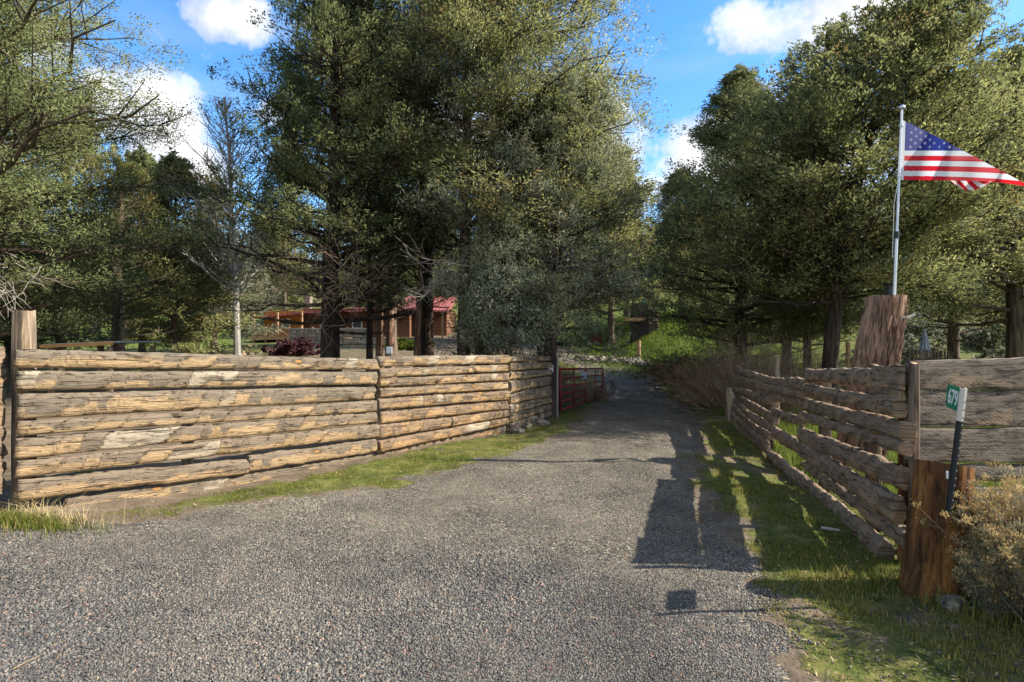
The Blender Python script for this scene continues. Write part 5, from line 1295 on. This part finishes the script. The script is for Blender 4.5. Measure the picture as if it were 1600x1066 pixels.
# dark wooden shed with stone chimney on the bank
sxs = at(1008, 33); sd_ = empty('outdoor_fireplace', sxs, 'dark timber structure with stone pillar standing on the green bank', 'fireplace')
bz = zpx(517, 33)-sxs[2]
def sp(px_, py_): v = ray(px_, py_, 33)-Vector(sxs); return v
DK = plain('charred_timber', (.04, .03, .025), .8, 0, .4, 4)
a = sp(990, 474); b_ = sp(1014, 517); mb = MB(); mb.box(((a.x+b_.x)/2, .5, (a.z+b_.z)/2-.4), (b_.x-a.x, 1, a.z-b_.z+.8)); mb.build('timber_body', DK, sd_)
mb = MB(); a = sp(1013, 481); b_ = sp(1029, 517); W_ = b_.x-a.x; rws = random.Random(6)
for r_ in range(9):
    for c_ in range(3): mb.box((a.x+W_*(c_+.5+rws.uniform(-.1, .1))/3, .3+rws.uniform(-.05, .05), b_.z-.2+(a.z-b_.z+.2)*(r_+.5)/9), (W_/3*1.1, .7, (a.z-b_.z+.2)/9*.95))
mb.build('stone_pillar', plain('brown_fieldstone', (.12, .095, .07), .9, 0, .5, 4, .6), sd_, bevel=.05)
a = sp(974, 497); b_ = sp(1006, 502); MB().box(((a.x+b_.x)/2, -.1, (a.z+b_.z)/2), (b_.x-a.x, .3, a.z-b_.z)).build('shelf', DECKW, sd_)
mb = MB(); a = sp(1007, 464); mb.tube([(a.x, .3, sp(0, 475).z), (a.x, .3, a.z)], [.12, .02], 8); mb.build('green_finial', plain('copper_green', (.05, .3, .2)), sd_)
# tiny dark roofed coop
cxs = at(932, 38); cp = empty('wooden_coop', cxs, 'tiny red-brown coop with grey pitched roof beyond the bend of the driveway', 'coop')
z1_ = zpx(525, 38)-cxs[2]; mb = MB(); mb.prism([(-.35, 0), (.35, 0), (.35, z1_), (0, z1_+.2), (-.35, z1_)], -.4, .4, Matrix(((1, 0, 0, 0), (0, 0, 1, 0), (0, 1, 0, 0), (0, 0, 0, 1)))); mb.build('wall', plain('red_brown_boards', (.16, .04, .025)), cp)
mb = MB(); mb.box((-.25, 0, z1_+.13), (.62, 1.0, .04), Matrix.Rotation(-.52, 3, 'Y')); mb.box((.25, 0, z1_+.13), (.62, 1.0, .04), Matrix.Rotation(.52, 3, 'Y')); mb.build('roof', plain('grey_roofing', (.3, .3, .3)), cp)
# posts about the place
def lone_post(px_, Y, y_t, r, label, mat=POST):
    l_ = at(px_, Y); e = empty('wooden_post', l_, label, 'post'); post(e, l_[0], l_[1], l_[2]-.1, zpx(y_t, Y), r, mat, seed=int(px_), name='shaft'); 
    MB().tube([(0, 0, zpx(y_t, Y)-l_[2]-.005), (0, 0, zpx(y_t, Y)-l_[2]+.012)], r*.9, 10).build('cap', CUT, e); return e
lone_post(998, 29.5, 533, .1, 'short tan post standing by the brown thicket at the bend of the driveway', DECKW)
lone_post(1214, 11.5, 556, .05, 'grey wooden post just behind the log fence joint'); lone_post(1325, 14.5, 535, .05, 'tan post between the thick dark trunk and the leaning cut trunk', DECKW); lone_post(1240, 15, 570, .04, 'thin low post in the pasture behind the log fence')
# parasol & low pallet fence
pa = at(1445, 15.5); pr = empty('parasol', pa, 'folded grey-blue parasol standing behind the plank fence', 'parasol')
h_ = zpx(512, 15.5)-pa[2]; MB().tube([(0, 0, 0), (0, 0, h_)], .02, 8).build('pole', POST, pr); mb = MB()
n = 16
for k in range(7):
    t_ = k/6; z_ = h_-.04-.66*t_; 
    for a_ in range(n): rr = (.02+.1*t_)*(1+.3*(a_ % 2)); mb.v.append((rr*math.cos(a_*6.283/n), rr*math.sin(a_*6.283/n), z_))
for k in range(6):
    for a_ in range(n): q = k*n; mb.f.append((q+a_, q+(a_+1) % n, q+n+(a_+1) % n, q+n+a_)); mb.m.append(0)
mb.build('canopy', plain('grey_blue_canvas', (.3, .34, .42)), pr)
pfn = empty('picket_fence', at(1452, 14.5), 'low dark slatted fence panel in front of the folded parasol', 'fence'); zt_ = zpx(546, 14.5)-at(1452, 14.5)[2]
for i in range(12): MB().box((-.5+i*.09, 0, zt_/2-.02*abs(i-4)*.3), (.05, .02, zt_)).build('picket', BARK_GREY, pfn)
MB().box((0, .03, zt_*.85), (1.1, .03, .06)).build('rail', BARK_GREY, pfn); MB().box((0, .03, zt_*.3), (1.1, .03, .06)).build('rail', BARK_GREY, pfn)
# wire mesh fence line on the right? thin posts in the pasture
# ------------------------------------------------------------------ world, sun, camera
SUN_EL = R_(37.0)
w = bpy.data.worlds.new('World'); scene.world = w; w.use_nodes = True; w.cycles.sampling_method = 'MANUAL'; w.cycles.sample_map_resolution = 128; nt = w.node_tree; nt.nodes.clear()
class WN(NT):
    def __init__(s): s.t = nt; s.n = nt.nodes
m = WN()
sky = m.node('ShaderNodeTexSky', sky_type='NISHITA'); sky.sun_disc = False; sky.sun_elevation = SUN_EL; sky.sun_rotation = R_(90); sky.altitude = 800; sky.air_density = 1.0; sky.dust_density = .2; sky.ozone_density = 2.5
hs = m.node('ShaderNodeHueSaturation'); m.L(sky.outputs[0], hs.inputs['Color']); hs.inputs['Saturation'].default_value = 1.25; hs.inputs['Value'].default_value = 1.0
bg = m.node('ShaderNodeBackground'); m.L(hs.outputs[0], bg.inputs[0]); bg.inputs[1].default_value = .15
tc = m.node('ShaderNodeTexCoord'); V = tc.outputs['Generated']; s_ = m.node('ShaderNodeSeparateXYZ'); m.L(V, s_.inputs[0])
azn = m.math('ARCTAN2', s_.outputs[0], s_.outputs[1]); eln = m.math('ARCSINE', s_.outputs[2])
n1 = m.noise(V, 6.5, 9, .62, .0)
blobs = [(250, 195, 85, 85, 1.0), (185, 170, 80, 70, .75), (300, 265, 90, 55, .95), (60, 60, 80, 60, .7), (375, 30, 90, 45, .85), (1290, 15, 220, 70, 1.0), (1215, 65, 90, 35, .6), (1110, 230, 120, 75, .95), (1190, 165, 75, 60, .75), (430, 175, 50, 40, .6), (860, 250, 330, 110, .8), (1420, 270, 240, 120, .8)]
tot = None
for bx_, by_, rx, ry, wt in blobs:
    v = Vector(((bx_-CX)/F, 1, (CY-by_)/F)).normalized(); a0 = math.atan2(v.x, v.y); e0 = math.asin(v.z)
    sc_ = 1/math.sqrt(1+((bx_-CX)/F)**2+((CY-by_)/F)**2)
    da = m.math('DIVIDE', m.math('SUBTRACT', azn, a0), rx/F*sc_*1.15); de = m.math('DIVIDE', m.math('SUBTRACT', eln, e0), ry/F*sc_*1.15)
    r2_ = m.math('ADD', m.math('MULTIPLY', da, da), m.math('MULTIPLY', de, de)); g_ = m.math('MULTIPLY', m.math('SUBTRACT', 1.0, r2_, clamp=True), wt)
    tot = g_ if tot is None else m.math('MAXIMUM', tot, g_)
tot = m.math('MAXIMUM', tot, m.math('MULTIPLY', m.math('SUBTRACT', .5, s_.outputs[1], clamp=True), .58, clamp=True))  # extra clouds overhead and behind the camera, out of view, added as neutral fill
dens = m.math('ADD', tot, m.math('MULTIPLY', m.math('SUBTRACT', n1, .5), 3.0))
mask = m.ramp(dens, [(.28, (0, 0, 0)), (.45, (.6, .6, .6)), (.75, (1, 1, 1))])
wisp = m.math('MULTIPLY', m.ramp(m.noise(m.scale(V, (1.5, 1.5, 9)), 1.6, 6, .55), [(.45, (0, 0, 0)), (.8, (1, 1, 1))]), .35)
mask = m.math('MAXIMUM', mask, wisp)
shn = m.noise(m.vmath('ADD', V, (-.04, 0, -.03)), 7, 8, .6); cc = m.ramp(m.math('ADD', m.math('MULTIPLY', shn, .8), m.math('MULTIPLY', dens, .25)), [(.42, (.55, .6, .7)), (.6, (.82, .84, .88)), (.72, (1, 1, 1))])
bg2 = m.node('ShaderNodeBackground'); m.L(cc, bg2.inputs[0]); bg2.inputs[1].default_value = .6
mx = m.node('ShaderNodeMixShader'); m.L(mask, mx.inputs[0]); m.L(bg.outputs[0], mx.inputs[1]); m.L(bg2.outputs[0], mx.inputs[2])
wo = m.node('ShaderNodeOutputWorld'); m.L(mx.outputs[0], wo.inputs[0])

sl = bpy.data.lights.new('sun', 'SUN'); sl.energy = 5.0; sl.angle = R_(.5); sl.color = (1, .93, .82)
so_ = bpy.data.objects.new('sun', sl); link(so_)
sdir = Vector((math.cos(SUN_EL), -.02, math.sin(SUN_EL))); so_.rotation_euler = sdir.to_track_quat('Z', 'Y').to_euler()
cam = bpy.data.cameras.new('camera'); cam.lens = 36*F/1600; cam.sensor_width = 36; cam.clip_end = 3000; cam.clip_start = .05
co = bpy.data.objects.new('camera', cam); link(co); co.location = (0, 0, EYE); co.rotation_euler = (R_(90), 0, 0); scene.camera = co
scene.view_settings.view_transform = 'Standard'; scene.view_settings.look = 'None'; scene.view_settings.exposure = 1.2; scene.view_settings.gamma = 1
scene.cycles.max_bounces = 4; scene.cycles.diffuse_bounces = 3; scene.cycles.glossy_bounces = 1; scene.cycles.transparent_max_bounces = 4
